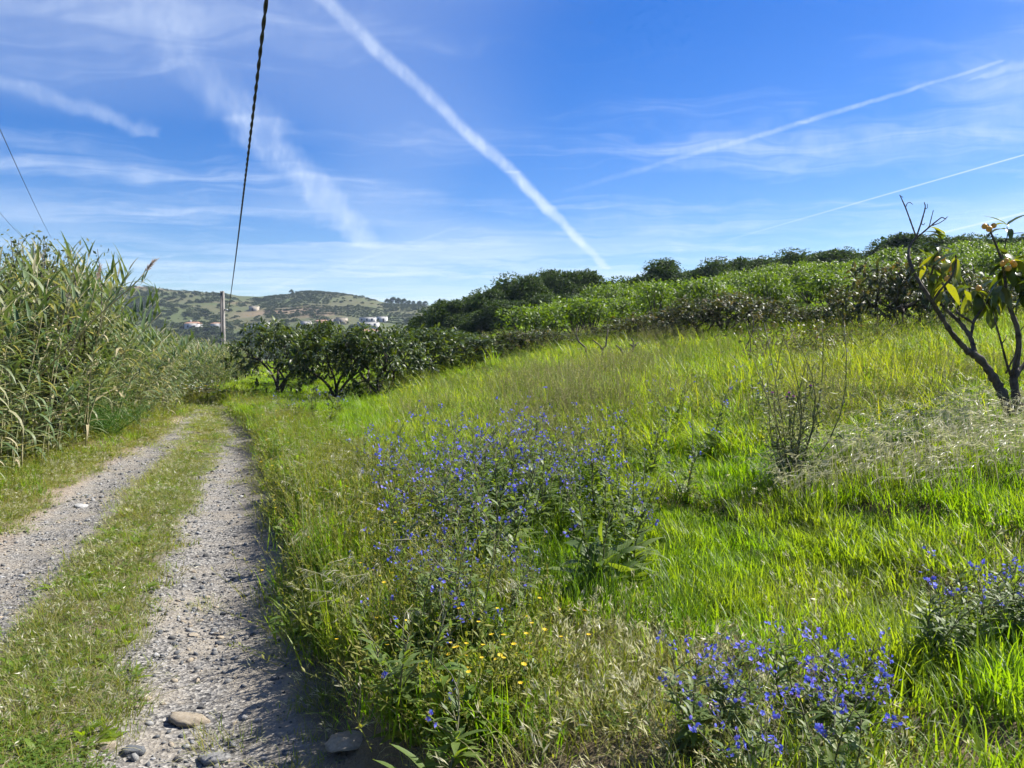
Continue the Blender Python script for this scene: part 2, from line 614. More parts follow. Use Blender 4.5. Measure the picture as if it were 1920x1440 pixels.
edge = m.node('ShaderNodeMapRange', {'Value': m.math('ADD', ua, m.math('MULTIPLY', n1, 0.5)), 'From Min': 0.45, 'From Max': 0.75}).outputs[0]
track = m.mixc(m.math('MULTIPLY', m.math('ADD', m.math('MULTIPLY', edge, 0.75), 0.15), m.math('ADD', gfac, 0.25), True), dust, stone)
soil = m.mixc(n2, (0.075, 0.058, 0.036), (0.16, 0.125, 0.075))
litter = m.mixc(m.node('ShaderNodeMapRange', {'Value': n2, 'From Min': 0.4, 'From Max': 0.65}).outputs[0], (0.26, 0.18, 0.11), (0.36, 0.27, 0.19))
onroad = m.math('MULTIPLY', m.node('ShaderNodeMapRange', {'Value': m.math('ADD', ua, m.math('MULTIPLY', n1, 0.36)), 'From Min': 0.04, 'From Max': 0.30}).outputs[0],
                m.node('ShaderNodeMapRange', {'Value': m.math('ADD', ua, m.math('MULTIPLY', n1, 0.36)), 'From Min': 3.0, 'From Max': 2.7}).outputs[0], True)
leftl = m.node('ShaderNodeMapRange', {'Value': m.math('ADD', ua, m.math('MULTIPLY', n2, 0.5)), 'From Min': 2.45, 'From Max': 2.85}).outputs[0]
midstrip = m.math('MULTIPLY', m.node('ShaderNodeMapRange', {'Value': ua, 'From Min': 0.92, 'From Max': 1.05}).outputs[0],
                  m.node('ShaderNodeMapRange', {'Value': ua, 'From Min': 1.66, 'From Max': 1.52}).outputs[0])
rcol = m.mixc(m.math('MULTIPLY', leftl, 0.75), track, litter)
rcol = m.mixc(m.math('MULTIPLY', midstrip, 0.8), rcol, soil)
gcol = m.mixc(onroad, soil, rcol)
hn = m.noise(pos, 0.03, 5, 0.6); hn2 = m.noise(pos, 0.25, 4, 0.65)
hill = m.mixc(hn2, (0.055, 0.064, 0.03), (0.115, 0.108, 0.056))
hill = m.mixc(m.node('ShaderNodeMapRange', {'Value': hn, 'From Min': 0.42, 'From Max': 0.62}).outputs[0], hill, (0.07, 0.088, 0.036))
hill = m.mixc(ea, hill, m.mixc(hn2, (0.125, 0.085, 0.052), (0.235, 0.175, 0.12)))
gcol = m.mixc(fa, gcol, hill)
bh = m.math('ADD', m.math('MULTIPLY', n3, 0.5), m.math('MULTIPLY', vor.outputs['Distance'], 0.7))
bmp = m.node('ShaderNodeBump', {'Strength': 0.7, 'Distance': 0.012, 'Height': bh})
p = m.node('ShaderNodeBsdfPrincipled', {'Base Color': gcol, 'Roughness': 0.95, 'Specular IOR Level': 0.1, 'Normal': bmp.outputs[0]})
m.L(p.outputs[0], m.out.inputs[0])
me = g.mesh('ground', m.m, True)


def fattr(me, name, arr):
    a = me.attributes.new(name, 'FLOAT', 'POINT')
    a.data.foreach_set('value', np.asarray(arr, np.float32).ravel())


uu = U(GX, GY)
uu = np.where(GY > 24, -1 - (GY - 24), uu)
fattr(me, 'u', uu)
fattr(me, 'far', smooth(70, 140, np.hypot(GX, GY)))
gpx = 960 + FPX * GX / np.maximum(GY, 1)
kk = np.clip((GY - 320) / 300, 0, 1)
# bare earth: the ploughed ridge and the pale cuts on the far hillside
earth = smooth(0.84, 0.95, kk) * smooth(-0.1, 0.5, noise2(GX, GY, 0.012, 4) + np.where((gpx > 560) & (gpx < 720) | (gpx < 330), 0.8, 0.1))
for cx, w_, k0, k1 in ((572, 16, .52, .60), (590, 14, .50, .57), (628, 14, .46, .55), (785, 16, .42, .56), (470, 14, .50, .55), (460, 30, .74, .78), (520, 70, .56, .585), (120, 40, .5, .6)):
    earth = np.maximum(earth, smooth(w_, w_ * 0.4, np.abs(gpx - cx) + 5 * noise2(GX, GY, 0.1, 2)) * smooth(k0 - .03, k0, kk) * smooth(k1 + .03, k1, kk))
fattr(me, 'earth', np.clip(earth, 0, 1) * (GY > 200))
tag(add('ground', me), kind='structure')
#__MORE__
# ------------------------------------------------------------------ shared foliage materials
M = {}
M['lush'] = mat_leaf('grass_lush', [(0.08, 0.175, 0.010), (0.125, 0.235, 0.014), (0.18, 0.275, 0.024)], 0.54, (1.85, 1.75, 0.3), 0.45, 0.35, ((0.20, 0.225, 0.04), 0.5), 0.9, 0.6)
M['tall'] = mat_leaf('grass_tall', [(0.08, 0.17, 0.012), (0.125, 0.225, 0.016), (0.18, 0.26, 0.024), (0.25, 0.275, 0.045)], 0.54, (1.85, 1.75, 0.3), 0.45, 0.35, ((0.21, 0.215, 0.05), 0.55), 0.35, 0.6)
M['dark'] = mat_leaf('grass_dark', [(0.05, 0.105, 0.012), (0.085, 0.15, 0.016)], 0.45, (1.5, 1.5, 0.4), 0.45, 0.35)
M['straw'] = mat_leaf('straw', [(0.19, 0.18, 0.06), (0.28, 0.26, 0.12), (0.38, 0.35, 0.20), (0.16, 0.205, 0.04)], 0.38, (1.2, 1.2, 0.8), 0.6, 0.2, None, 1.0, 0.7)
M['brome'] = mat_leaf('brome_awns', [(0.40, 0.385, 0.25), (0.50, 0.48, 0.36), (0.30, 0.31, 0.14)], 0.45, (1.2, 1.2, 0.9), 0.4, 0.5)
M['weed'] = mat_leaf('verge_weed', [(0.13, 0.175, 0.028), (0.19, 0.22, 0.04), (0.25, 0.245, 0.06)], 0.45, (1.5, 1.5, 0.45), 0.55, 0.25, ((0.24, 0.205, 0.075), 0.5), 1.2, 0.6)
M['clover'] = mat_leaf('clover', [(0.07, 0.13, 0.015), (0.11, 0.17, 0.022)], 0.42, (1.5, 1.5, 0.4), 0.5, 0.3)
M['yellow'] = mat_leaf('yellow_petals', [(0.62, 0.42, 0.02), (0.70, 0.52, 0.03)], 0.3, (1.1, 1.0, 0.5), 0.6, 0.2)
M['white'] = mat_leaf('white_petals', [(0.75, 0.75, 0.70), (0.8, 0.78, 0.66)], 0.3, (1, 1, 1), 0.6, 0.2)
M['reed'] = mat_leaf('reed_leaf', [(0.05, 0.09, 0.032), (0.08, 0.13, 0.05), (0.12, 0.165, 0.07), (0.19, 0.205, 0.105), (0.42, 0.36, 0.23)], 0.3, (1.5, 1.5, 0.6), 0.5, 0.3, None, 1, 0.35)
M['cane'] = mat_leaf('reed_cane', [(0.26, 0.25, 0.12), (0.34, 0.30, 0.17), (0.20, 0.22, 0.09)], 0.0, (1, 1, 1), 0.5, 0.4)
M['plume'] = mat_leaf('reed_plume', [(0.50, 0.40, 0.32), (0.60, 0.50, 0.40)], 0.4, (1.1, 1.0, 0.9), 0.8, 0.1)
M['loquat'] = mat_leaf('loquat_leaf', [(0.020, 0.036, 0.010), (0.032, 0.054, 0.014), (0.05, 0.075, 0.018), (0.11, 0.14, 0.025)], 0.25, (2.6, 2.6, 0.6), 0.46, 0.32, None, 1, 0.3, back=(0.12, 0.12, 0.075))
M['loquat_dry'] = mat_leaf('loquat_leaf_brown', [(0.022, 0.038, 0.010), (0.036, 0.056, 0.015), (0.058, 0.072, 0.022), (0.13, 0.10, 0.05)], 0.22, (2.2, 2.0, 0.7), 0.5, 0.3, None, 1, 0.35, back=(0.085, 0.088, 0.05))
M['loquat_near'] = mat_leaf('loquat_leaf_near', [(0.035, 0.06, 0.015), (0.07, 0.10, 0.018), (0.15, 0.165, 0.02)], 0.42, (2.4, 2.2, 0.4), 0.35, 0.5, None, 1, 0.3, back=(0.15, 0.16, 0.075))
M['shrub'] = mat_leaf('orchard_leaf', [(0.055, 0.10, 0.014), (0.085, 0.145, 0.020), (0.13, 0.19, 0.028)], 0.4, (1.8, 1.75, 0.4), 0.5, 0.3, None, 1, 0.25)
M['olive'] = mat_leaf('olive_leaf', [(0.026, 0.048, 0.014), (0.042, 0.070, 0.022), (0.070, 0.10, 0.036)], 0.24, (1.7, 1.8, 0.5), 0.65, 0.15, None, 1, 0.25, back=(0.060, 0.088, 0.040))
M['scrub'] = mat_leaf('hill_scrub', [(0.034, 0.052, 0.022), (0.055, 0.076, 0.032), (0.09, 0.105, 0.048)], 0.2, (1.4, 1.4, 0.7), 0.7, 0.1, None, 1, 0.8)
M['willow'] = mat_leaf('grey_green_leaf', [(0.08, 0.105, 0.045), (0.13, 0.155, 0.075), (0.19, 0.20, 0.11)], 0.3, (1.4, 1.4, 0.7), 0.5, 0.3)
M['fennel'] = mat_leaf('fennel_thread', [(0.055, 0.125, 0.02), (0.08, 0.165, 0.03)], 0.35, (1.4, 1.5, 0.5), 0.6, 0.2)
M['alk_leaf'] = mat_leaf('alkanet_leaf', [(0.085, 0.13, 0.035), (0.12, 0.17, 0.045), (0.15, 0.20, 0.05)], 0.45, (1.9, 1.9, 0.3), 0.5, 0.35, None, 1, 0.25, back=(0.20, 0.235, 0.14))
M['alk_stem'] = mat_leaf('alkanet_stem', [(0.11, 0.13, 0.055), (0.15, 0.14, 0.08)], 0.15, (1.3, 1.3, 0.6), 0.6, 0.25)
M['blue'] = mat_leaf('alkanet_petal', [(0.07, 0.085, 0.55), (0.12, 0.15, 0.70), (0.22, 0.26, 0.76), (0.26, 0.15, 0.58)], 0.35, (1.2, 1.2, 1.2), 0.6, 0.2)
M['bud'] = mat_leaf('alkanet_bud', [(0.19, 0.14, 0.17), (0.22, 0.19, 0.15), (0.30, 0.18, 0.32)], 0.2, (1.2, 1.1, 1.1), 0.7, 0.15)
M['thistle'] = mat_leaf('thistle_leaf', [(0.10, 0.125, 0.055), (0.16, 0.18, 0.09), (0.26, 0.27, 0.17)], 0.3, (1.4, 1.4, 0.6), 0.5, 0.3)
M['purple'] = mat_leaf('thistle_flower', [(0.30, 0.06, 0.30), (0.42, 0.12, 0.40)], 0.3, (1.1, 1, 1.1), 0.7, 0.1)
M['bark'] = mat_plain('bark', (0.035, 0.029, 0.024), (0.12, 0.105, 0.09), 14, 0.9, 0.15, 0.6, 60)
M['dead'] = mat_plain('dead_wood', (0.085, 0.07, 0.058), (0.20, 0.17, 0.14), 20, 0.9, 0.1, 0.4, 60)
M['fruit'] = mat_plain('loquat_skin', (0.62, 0.27, 0.035), (0.66, 0.40, 0.07), 20, 0.45, 0.35, 0.1, 90)
M['stone'] = mat_plain('track_stone', (0.15, 0.151, 0.152), (0.33, 0.325, 0.31), 16, 0.85, 0.2, 0.5, 60, 0.8)
M['tan'] = mat_plain('tan_stone', (0.21, 0.17, 0.12), (0.32, 0.28, 0.22), 12, 0.85, 0.2, 0.5, 50, 0.25)
M['grey'] = mat_plain('blue_grey_stone', (0.045, 0.05, 0.055), (0.12, 0.125, 0.13), 16, 0.8, 0.2, 0.5, 50)
M['black'] = mat_plain('black_insulation', (0.011, 0.011, 0.012), rough=0.55, spec=0.3)
M['concrete'] = mat_plain('concrete_pole', (0.14, 0.13, 0.12), (0.22, 0.21, 0.195), 3, 0.9, 0.15, 0.3, 30)
M['steel'] = mat_plain('galvanised_steel', (0.30, 0.31, 0.32), rough=0.55, spec=0.4)

TPL = {k: blade_tpl(4, 1.0, k) for k in (0.15, 0.5, 0.9, 1.4, 2.0)}


def blades(g, n, rad, h, w, lean, mat=0, droops=(0.15, 0.5, 0.9, 1.4), centre=(0, 0, 0), rs=rng):
    """n grass blades around centre"""
    a = rs.uniform(0, 2 * math.pi, n); r = rad * np.sqrt(rs.uniform(0, 1, n))
    loc = np.stack([np.cos(a) * r, np.sin(a) * r, np.zeros(n)], 1) + np.array(centre)
    b = a + rs.normal(0, 1.0, n)
    hd = np.stack([np.cos(b), np.sin(b), np.zeros(n)], 1)
    ln = rs.uniform(*lean, n)
    d = np.array([0, 0, 1.0]) + hd * ln[:, None]
    fr = frames(d, -hd)
    hh = rs.uniform(*h, n); ww = rs.uniform(*w, n)
    which = rs.integers(0, len(droops), n)
    rnd = rs.uniform(0, 1, n)
    for i, k in enumerate(droops):
        s = which == i
        g.stamp(TPL[k], fr[s], loc[s], np.stack([ww[s], hh[s], hh[s]], 1), rnd[s], mat)


def stick(g, a, b, w, rnd=0.5, mat=0):
    """a thin flat-sided stem"""
    g.tube([a, (np.asarray(a) + np.asarray(b)) / 2 + np.array([0.0, 0, 0.002]), b], [w, w * 0.85, w * 0.6], 3, rnd, mat, cap=False)


def rhombs(g, loc, d, up, ln, wd, mat=0, rs=rng, tpl=RHOMB):
    n = len(loc)
    g.stamp(tpl, frames(d, up), loc, np.stack([wd, ln, ln], 1), rs.uniform(0, 1, n), mat)


GM = [M[k] for k in ('lush', 'tall', 'dark', 'straw', 'brome', 'weed', 'clover', 'yellow')]
LUSH, TALL, DARK, STRAW, BROME, WEED, CLOV, YELL = range(8)


def t_lush(g, c, h=(0.07, 0.17), nb=32, mat=LUSH, w=(0.0048, 0.0095), rad=0.10):
    blades(g, nb, rad, h, w, (0.05, 0.45), mat, centre=c)


def t_tall(g, c):
    blades(g, 16, 0.12, (0.20, 0.50), (0.007, 0.013), (0.05, 0.9), TALL, (0.5, 0.9, 1.4, 2.0, 2.0), centre=c)
    blades(g, 14, 0.13, (0.12, 0.3), (0.005, 0.010), (0.1, 0.6), LUSH, centre=c)
    for _ in range(1):
        a = rng.normal(0, 0.05, 2) + c[:2]; hgt = rng.uniform(0.4, 0.65)
        tip = np.array([a[0] + rng.normal(0, .08), a[1] + rng.normal(0, .08), hgt])
        stick(g, (a[0], a[1], 0), tip, 0.0020, rng.uniform(.6, 1), TALL)
        n = 9
        loc = tip + np.stack([rng.normal(0, .012, n), rng.normal(0, .012, n), rng.uniform(-.14, .02, n)], 1)
        rhombs(g, loc, sph(n) * 0.7 + np.array([0, 0, .7]), sph(n), rng.uniform(.015, .03, n), rng.uniform(.003, .006, n), TALL if rng.uniform() < .7 else STRAW)


WIND = np.array([-0.85, -0.25, 0])


def t_brome(g, c):
    blades(g, 18, 0.11, (0.08, 0.24), (0.003, 0.006), (0.1, 0.6), LUSH, centre=c)
    for _ in range(5):
        b = np.array([*rng.normal(0, .08, 2), 0]) + c; hgt = rng.uniform(0.14, 0.30)
        mid = b + np.array([0, 0, hgt]) + WIND * 0.06
        tip = mid + WIND * rng.uniform(.06, .15) + np.array([0, rng.normal(0, .05), rng.uniform(-.05, .04)])
        g.tube([b, (b + mid) / 2, mid, tip], [.0015, .0013, .0011, .0007], 3, rng.uniform(0, 1), BROME, cap=False)
        n = 10
        loc = mid + (tip - mid) * rng.uniform(0, 1.1, n)[:, None]
        d = (tip - mid) / np.linalg.norm(tip - mid) + sph(n) * 0.45 + np.array([0, 0, -.35])
        rhombs(g, loc, d, sph(n), rng.uniform(.03, .055, n), rng.uniform(.002, .0045, n), BROME)


def t_straw(g, c):
    blades(g, 20, 0.11, (0.05, 0.17), (0.002, 0.0045), (0.3, 2.0), STRAW, (0.5, 0.9, 1.4, 2.0), centre=c)
    blades(g, 10, 0.11, (0.05, 0.14), (0.003, 0.006), (0.1, 0.8), WEED, centre=c)
    for _ in range(2):
        b = np.array([*rng.normal(0, .06, 2), 0.02]) + c; d = sph(1)[0]; d[2] = abs(d[2]) * .7 + .15
        tip = b + d * rng.uniform(.08, .2)
        stick(g, b, tip, 0.0014, .7, STRAW)
        n = 7
        rhombs(g, tip + rng.normal(0, .008, (n, 3)), d + sph(n) * .6, sph(n), rng.uniform(.018, .035, n), rng.uniform(.003, .006, n), BROME)


def t_weed(g, c, flowers=0, hgt=(0.12, 0.32), ns=6):
    blades(g, 10, 0.09, (0.08, 0.2), (0.003, 0.006), (0.1, 0.8), WEED, centre=c)
    for _ in range(ns):
        b = np.array([*rng.normal(0, .07, 2), 0]) + c; h_ = rng.uniform(*hgt)
        tip = b + np.array([rng.normal(0, .1), rng.normal(0, .1), h_])
        stick(g, b, tip, 0.0016, rng.uniform(0, 1), WEED)
        n = 11
        loc = b + (tip - b) * rng.uniform(.15, 1.05, n)[:, None]
        rhombs(g, loc, sph(n) + np.array([0, 0, .5]), np.tile([0, 0, 1.0], (n, 1)), rng.uniform(.014, .036, n), rng.uniform(.004, .011, n), WEED)
    for _ in range(flowers):
        q = np.array([*rng.normal(0, .09, 2), rng.uniform(.16, .3)]) + c
        n = 7
        a = np.arange(n) * 6.283 / n
        rhombs(g, np.tile(q, (n, 1)), np.stack([np.cos(a), np.sin(a), np.full(n, .35)], 1), np.tile([0, 0, 1.0], (n, 1)), np.full(n, .009), np.full(n, .008), YELL)


def t_clover(g, c):
    blades(g, 14, 0.1, (0.04, 0.10), (0.003, 0.005), (0.1, 0.9), WEED, centre=c)
    n = 26
    r = 0.1 * np.sqrt(rng.uniform(0, 1, n)); a = rng.uniform(0, 6.28, n)
    base = np.stack([r * np.cos(a), r * np.sin(a), rng.uniform(.015, .05, n)], 1) + c
    for k in range(3):
        b = a * 7 + k * 2.094
        rhombs(g, base, np.stack([np.cos(b), np.sin(b), rng.normal(.15, .25, n)], 1), np.tile([0, 0, 1.0], (n, 1)), rng.uniform(.010, .017, n), rng.uniform(.008, .013, n), CLOV)


ROSL = leaf_tpl(4, 0.22, 0.05, 0.7, 0.8)


def t_rosette(g, c):
    """dandelion-like leaves"""
    n = 9
    a = rng.uniform(0, 6.28, n)
    hd = np.stack([np.cos(a), np.sin(a), np.zeros(n)], 1)
    g.stamp(ROSL, frames(hd + np.array([0, 0, 1.0]) * rng.uniform(.3, 1.4, n)[:, None], np.tile([0, 0, 1.0], (n, 1))), hd * .01 + c, rng.uniform(.05, .12, n), rng.uniform(0, 1, n), LUSH)


BRL = [leaf_tpl(4, 0.42, 0.05, d_, 0.75, .01) for d_ in (.4, .9, 1.4)]


def t_broad(g, c, ln=(.07, .15), hgt=(.02, .22), mat=WEED, n=9):
    """broad leaved herb"""
    a = rng.uniform(0, 6.28, n)
    hd = np.stack([np.cos(a), np.sin(a), np.zeros(n)], 1)
    z = rng.uniform(*hgt, n)
    loc = c + hd * rng.uniform(.0, .05, n)[:, None] + np.array([0, 0, 1.0]) * z[:, None]
    fr = frames(hd + np.array([0, 0, 1.0]) * rng.uniform(.2, 1.5, n)[:, None], np.tile([0, 0, 1.0], (n, 1)) + rng.normal(0, .25, (n, 3)))
    w_ = rng.integers(0, 3, n); L_ = rng.uniform(*ln, n); r_ = rng.uniform(0, 1, n)
    for k in range(3): g.stamp(BRL[k], fr[w_ == k], loc[w_ == k], L_[w_ == k], r_[w_ == k], mat)
    for q in loc[::2]: stick(g, c, q, .0018, .4, mat)


def t_seedy(g, c):
    """dead and flowering culms standing above the grass"""
    for _ in range(7):
        a = np.array([*rng.normal(0, .1, 2), 0]) + c; hgt = rng.uniform(.3, .7)
        tip = a + np.array([rng.normal(0, .1), rng.normal(0, .1), hgt])
        stick(g, a, tip, .0016, rng.uniform(0, 1), STRAW)
        n = 10
        loc = tip + np.stack([rng.normal(0, .014, n), rng.normal(0, .014, n), rng.uniform(-.12, .02, n)], 1)
        rhombs(g, loc, sph(n) * .8 + np.array([0, 0, .6]), sph(n), rng.uniform(.012, .028, n), rng.uniform(.003, .006, n), STRAW)


def t_short(g, c):
    blades(g, 26, 0.09, (0.03, 0.085), (0.0025, 0.0045), (0.05, 0.7), WEED, centre=c)
    blades(g, 12, 0.09, (0.03, 0.09), (0.003, 0.005), (0.05, 0.6), LUSH, centre=c)


def patch(r, recipe):
    """a piece of turf of radius r put together from tufts"""
    g = Geo()
    for fn, n, kw in recipe:
        n = int(rng.integers(int(n), int(n) + 2))
        rr = r * rng.uniform(0, 1, n) ** 0.55; a = rng.uniform(0, 6.283, n)
        for x, y in zip(rr * np.cos(a), rr * np.sin(a)): fn(g, np.array([x, y, 0.0]), **kw)
    return g.mesh('turf', GM)


_gn = None


def scatter(name, protos, pts, scale, idx=None, tilt=0.12, rotz=None, zs=None):
    """many copies of a few small meshes as one object of stuff"""
    col = bpy.data.collections.new('kinds_of_' + name)
    for i, me_ in enumerate(protos):
        col.objects.link(bpy.data.objects.new('%s_kind_%02d' % (name, i), me_))
    N = len(pts)
    me = bpy.data.meshes.new(name)
    me.vertices.add(N)
    me.vertices.foreach_set('co', np.asarray(pts, np.float32).ravel())
    rot = np.stack([rng.normal(0, tilt, N), rng.normal(0, tilt, N), rng.uniform(0, 6.283, N) if rotz is None else rotz], 1)
    scl = np.repeat(np.asarray(scale)[:, None], 3, 1)
    if zs is not None: scl[:, 2] *= zs
    me.attributes.new('rot', 'FLOAT_VECTOR', 'POINT').data.foreach_set('vector', rot.astype(np.float32).ravel())
    me.attributes.new('scl', 'FLOAT_VECTOR', 'POINT').data.foreach_set('vector', scl.astype(np.float32).ravel())
    me.attributes.new('idx', 'INT', 'POINT').data.foreach_set('value', (rng.integers(0, len(protos), N) if idx is None else idx).astype(np.int32))
    o = add(name, me)
    gt = bpy.data.node_groups.new('scatter_' + name, 'GeometryNodeTree')
    gt.interface.new_socket('Geometry', in_out='INPUT', socket_type='NodeSocketGeometry')
    gt.interface.new_socket('Geometry', in_out='OUTPUT', socket_type='NodeSocketGeometry')
    n = gt.nodes; L_ = gt.links.new
    gi, go = n.new('NodeGroupInput'), n.new('NodeGroupOutput')
    ci = n.new('GeometryNodeCollectionInfo')
    ci.inputs['Collection'].default_value = col
    ci.inputs['Separate Children'].default_value = True
    ci.inputs['Reset Children'].default_value = True
    ip = n.new('GeometryNodeInstanceOnPoints')
    ip.inputs['Pick Instance'].default_value = True

    def na(nm, t):
        k = n.new('GeometryNodeInputNamedAttribute'); k.data_type = t; k.inputs['Name'].default_value = nm
        return [s for s in k.outputs if s.enabled and s.name == 'Attribute'][0]
    L_(gi.outputs[0], ip.inputs['Points']); L_(ci.outputs[0], ip.inputs['Instance'])
    L_(na('idx', 'INT'), ip.inputs['Instance Index']); L_(na('rot', 'FLOAT_VECTOR'), ip.inputs['Rotation'])
    L_(na('scl', 'FLOAT_VECTOR'), ip.inputs['Scale']); L_(ip.outputs[0], go.inputs[0])
    md = o.modifiers.new('scatter', 'NODES'); md.node_group = gt
    return o


def sample(n, y0, y1, power=1.0, left=-0.75, right=0.75, margin=1.2):
    """random spots in the wedge the camera looks into, denser near it"""
    t = rng.uniform(0, 1, n)
    if abs(power - 2) < 1e-6: Y = y0 * (y1 / y0) ** t
    else:
        e = 2 - power
        Y = (y0 ** e + t * (y1 ** e - y0 ** e)) ** (1 / e)
    X = rng.uniform(left, right, n) * (Y + margin)
    return X, Y


def on_ground(X, Y, dz=-0.01): return np.stack([X, Y, H(X, Y) + dz], 1)


# ------------------------------------------------------------------ grass and weeds of the verges and the field
BROME_C = [(2.75, 5.3, 0.8, 0.7), (3.5, 5.6, 0.8, 0.8), (4.3, 5.6, 0.8, 0.8), (3.4, 4.75, 0.5, 0.35), (2.3, 5.0, 0.35, 0.3)]


def in_brome(X, Y):
    k = np.full(np.shape(X), -1.0)
    for a, b, ra, rb in BROME_C: k = np.maximum(k, 1 - ((X - a) / ra) ** 2 - ((Y - b) / rb) ** 2)
    return k + 0.3 * noise2(X, Y, 3.0, 3)


def dryzone(X, Y):
    """the strawy patch in the near foreground"""
    v = X - xr(Y)
    a = smooth(0.6, 1.0, v) * smooth(1.15, 0.7, X) * smooth(4.1, 3.4, Y)
    return np.clip(a + 0.25 * noise2(X, Y, 2.6, 1), 0, 1)


def bare(X, Y):
    """small bare spots in the lawn"""
    return (((X - 1.33) / .16) ** 2 + ((Y - 3.42) / .16) ** 2 < 1) | (((X - 1.62) / .16) ** 2 + ((Y - 3.75) / .14) ** 2 < 1)


def strip_ok(X, Y):
    u = U(X, Y)
    c = 1.21 + 0.07 * noise2(X * 0, Y, 1.1, 2); w = 0.25 + 0.07 * noise2(X * 0 + 3, Y, 1.6, 1)
    return np.abs(u - c) - w


RP = 0.34
TURF = {
    'lush': [patch(RP, [(t_lush, 15, {}), (t_lush, 4, dict(h=(.12, .24), nb=16))]) for _ in range(5)],
    'tall': [patch(RP, [(t_tall, 9, {}), (t_lush, 4, {})]) for _ in range(6)],
    'brome': [patch(RP, [(t_brome, 9, {}), (t_lush, 4, {})]) for _ in range(4)],
    'dry': [patch(RP, [(t_straw, 17, {}), (t_lush, 2, dict(nb=12)), (t_weed, 2, dict(hgt=(.06, .16), ns=4)), (t_clover, 1, {})]) for _ in range(5)],
    'verge': [patch(RP, [(t_weed, 4, dict(flowers=int(i == 5), hgt=(.12, .40), ns=6)), (t_straw, 3, {}), (t_lush, 8, dict(nb=22, h=(.12, .30))), (t_brome, 1, {}), (t_broad, 1, dict(ln=(.045, .10), mat=LUSH if i % 2 else CLOV, hgt=(.02, .16))), (t_clover, 3, {})]) for i in range(6)],
    'seedy': [patch(RP, [(t_tall, 6, {}), (t_seedy, 6, {}), (t_lush, 4, {})]) for _ in range(4)],
    'short': [patch(0.16, [(t_short, 4, {}), (t_straw, 3, {}), (t_clover, 1, {})]) for _ in range(4)],
    'strip': [patch(0.16, [(t_short, 4, {}), (t_clover, 1, {}), (t_straw, 1, {}), (t_rosette, 1, {})]) for _ in range(4)],
    'clover': [patch(0.16, [(t_clover, 6, {}), (t_short, 1, {}), (t_rosette, 0, {})]) for _ in range(3)],
    'edge': [patch(0.13, [(t_short, 2, {}), (t_straw, 2, {})]) for _ in range(3)],
    'foot': [patch(RP, [(t_weed, 6, dict(hgt=(.08, .22))), (t_lush, 7, dict(nb=18)), (t_clover, 3, {})]) for _ in range(4)],
    'fringe': [patch(0.15, [(t_weed, 2, dict(flowers=i // 4, hgt=(.10, .32), ns=5)), (t_lush, 2, dict(nb=16, h=(.08, .24))), (t_straw, i % 2, {}), (t_broad, 0, dict(ln=(.04, .08), mat=CLOV))]) for i in range(6)],
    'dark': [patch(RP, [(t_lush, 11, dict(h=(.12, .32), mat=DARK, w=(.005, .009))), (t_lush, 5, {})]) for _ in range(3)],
}


def grid(x0, x1, y0, y1, s):
    nx_, ny_ = int((x1 - x0) / s) + 1, int((y1 - y0) / (s * 0.87)) + 1
    X, Y = np.meshgrid(x0 + s * np.arange(nx_), y0 + s * 0.87 * np.arange(ny_))
    X = X + (np.arange(ny_)[:, None] % 2) * s / 2
    X, Y = X.ravel(), Y.ravel()
    return X + rng.uniform(-.32, .32, len(X)) * s, Y + rng.uniform(-.32, .32, len(X)) * s


def in_view(X, Y, m_=1.6): return (X > -0.70 * Y - m_ - .5) & (X < 0.84 * Y + m_ + 1.5)


LAY = []                                          # bands: the further away, the larger the pieces of turf
for y0, y1, s_, k_ in ((0.9, 5.2, 0.33, 1.0), (5.2, 10, 0.42, 1.12), (10, 17, 0.52, 1.3), (17, 31, 0.78, 2.0), (31, 66, 1.8, 4.4)):
    X, Y = grid(-0.75 * y1 - 3, 0.86 * y1 + 4, y0, y1, s_)
    keep = in_view(X, Y)
    LAY.append((X[keep], Y[keep], np.full(keep.sum(), k_)))
LX, LY, LK = [np.concatenate([l[i] for l in LAY]) for i in range(3)]
LU = U(LX, LY)
LV = -LU
rnd_ = rng.uniform(0, 1, len(LX))
kind = np.full(len(LX), 'none', dtype='<U8')
right = LV > 0.42 + 0.10 * noise2(LX, LY, 2.4, 1) + 0.30 * smooth(4.6, 2.4, LY)
kind[right] = 'lush'
kind[right & (LX > -0.155 * LY + 0.4 * noise2(LX, LY, 0.8) + 0.25) & (LY > 6.6 + 0.7 * noise2(LX, LY, 1.0, 1))] = 'tall'
kind[right & (LY > 27.5) & (LX > 1)] = 'lush'
kind[right & (LV < 1.15 + 0.35 * noise2(LX, LY, 1.0, 2)) & (LY < 30)] = 'verge'
nv_ = noise2(LX, LY, 1.6, 3) + rng.normal(0, .35, len(LX))
kind[(kind == 'verge') & (nv_ < -.15)] = 'lush'
kind[(kind == 'verge') & (LY > 9) & (LV > .45)] = 'lush'
kind[(kind == 'verge') & (LY < 4.2) & (nv_ > .45)] = 'dry'
kind[(kind == 'tall') & (noise2(LX, LY, .7, 2) + rng.normal(0, .25, len(LX)) > .25 + .12 * np.abs(LX - .05 * LY))] = 'seedy'
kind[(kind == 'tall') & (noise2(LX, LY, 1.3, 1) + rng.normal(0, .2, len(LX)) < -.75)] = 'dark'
kind[right & (rnd_ < dryzone(LX, LY) * 1.6)] = 'dry'
kind[right & (in_brome(LX, LY) > 0.02)] = 'brome'
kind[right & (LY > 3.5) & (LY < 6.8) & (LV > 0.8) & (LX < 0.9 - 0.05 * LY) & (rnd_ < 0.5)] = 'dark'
kind[bare(LX, LY)] = 'dry'
kind[(LU > 2.95 + 0.1 * noise2(LX, LY, 1.5, 2)) & (LU < 7) & (LY < 32)] = 'foot'
kind[(LY > 23.5 + noise2(LX, LY, .5)) & (LU < 7) & (LU > -0.5)] = 'foot'
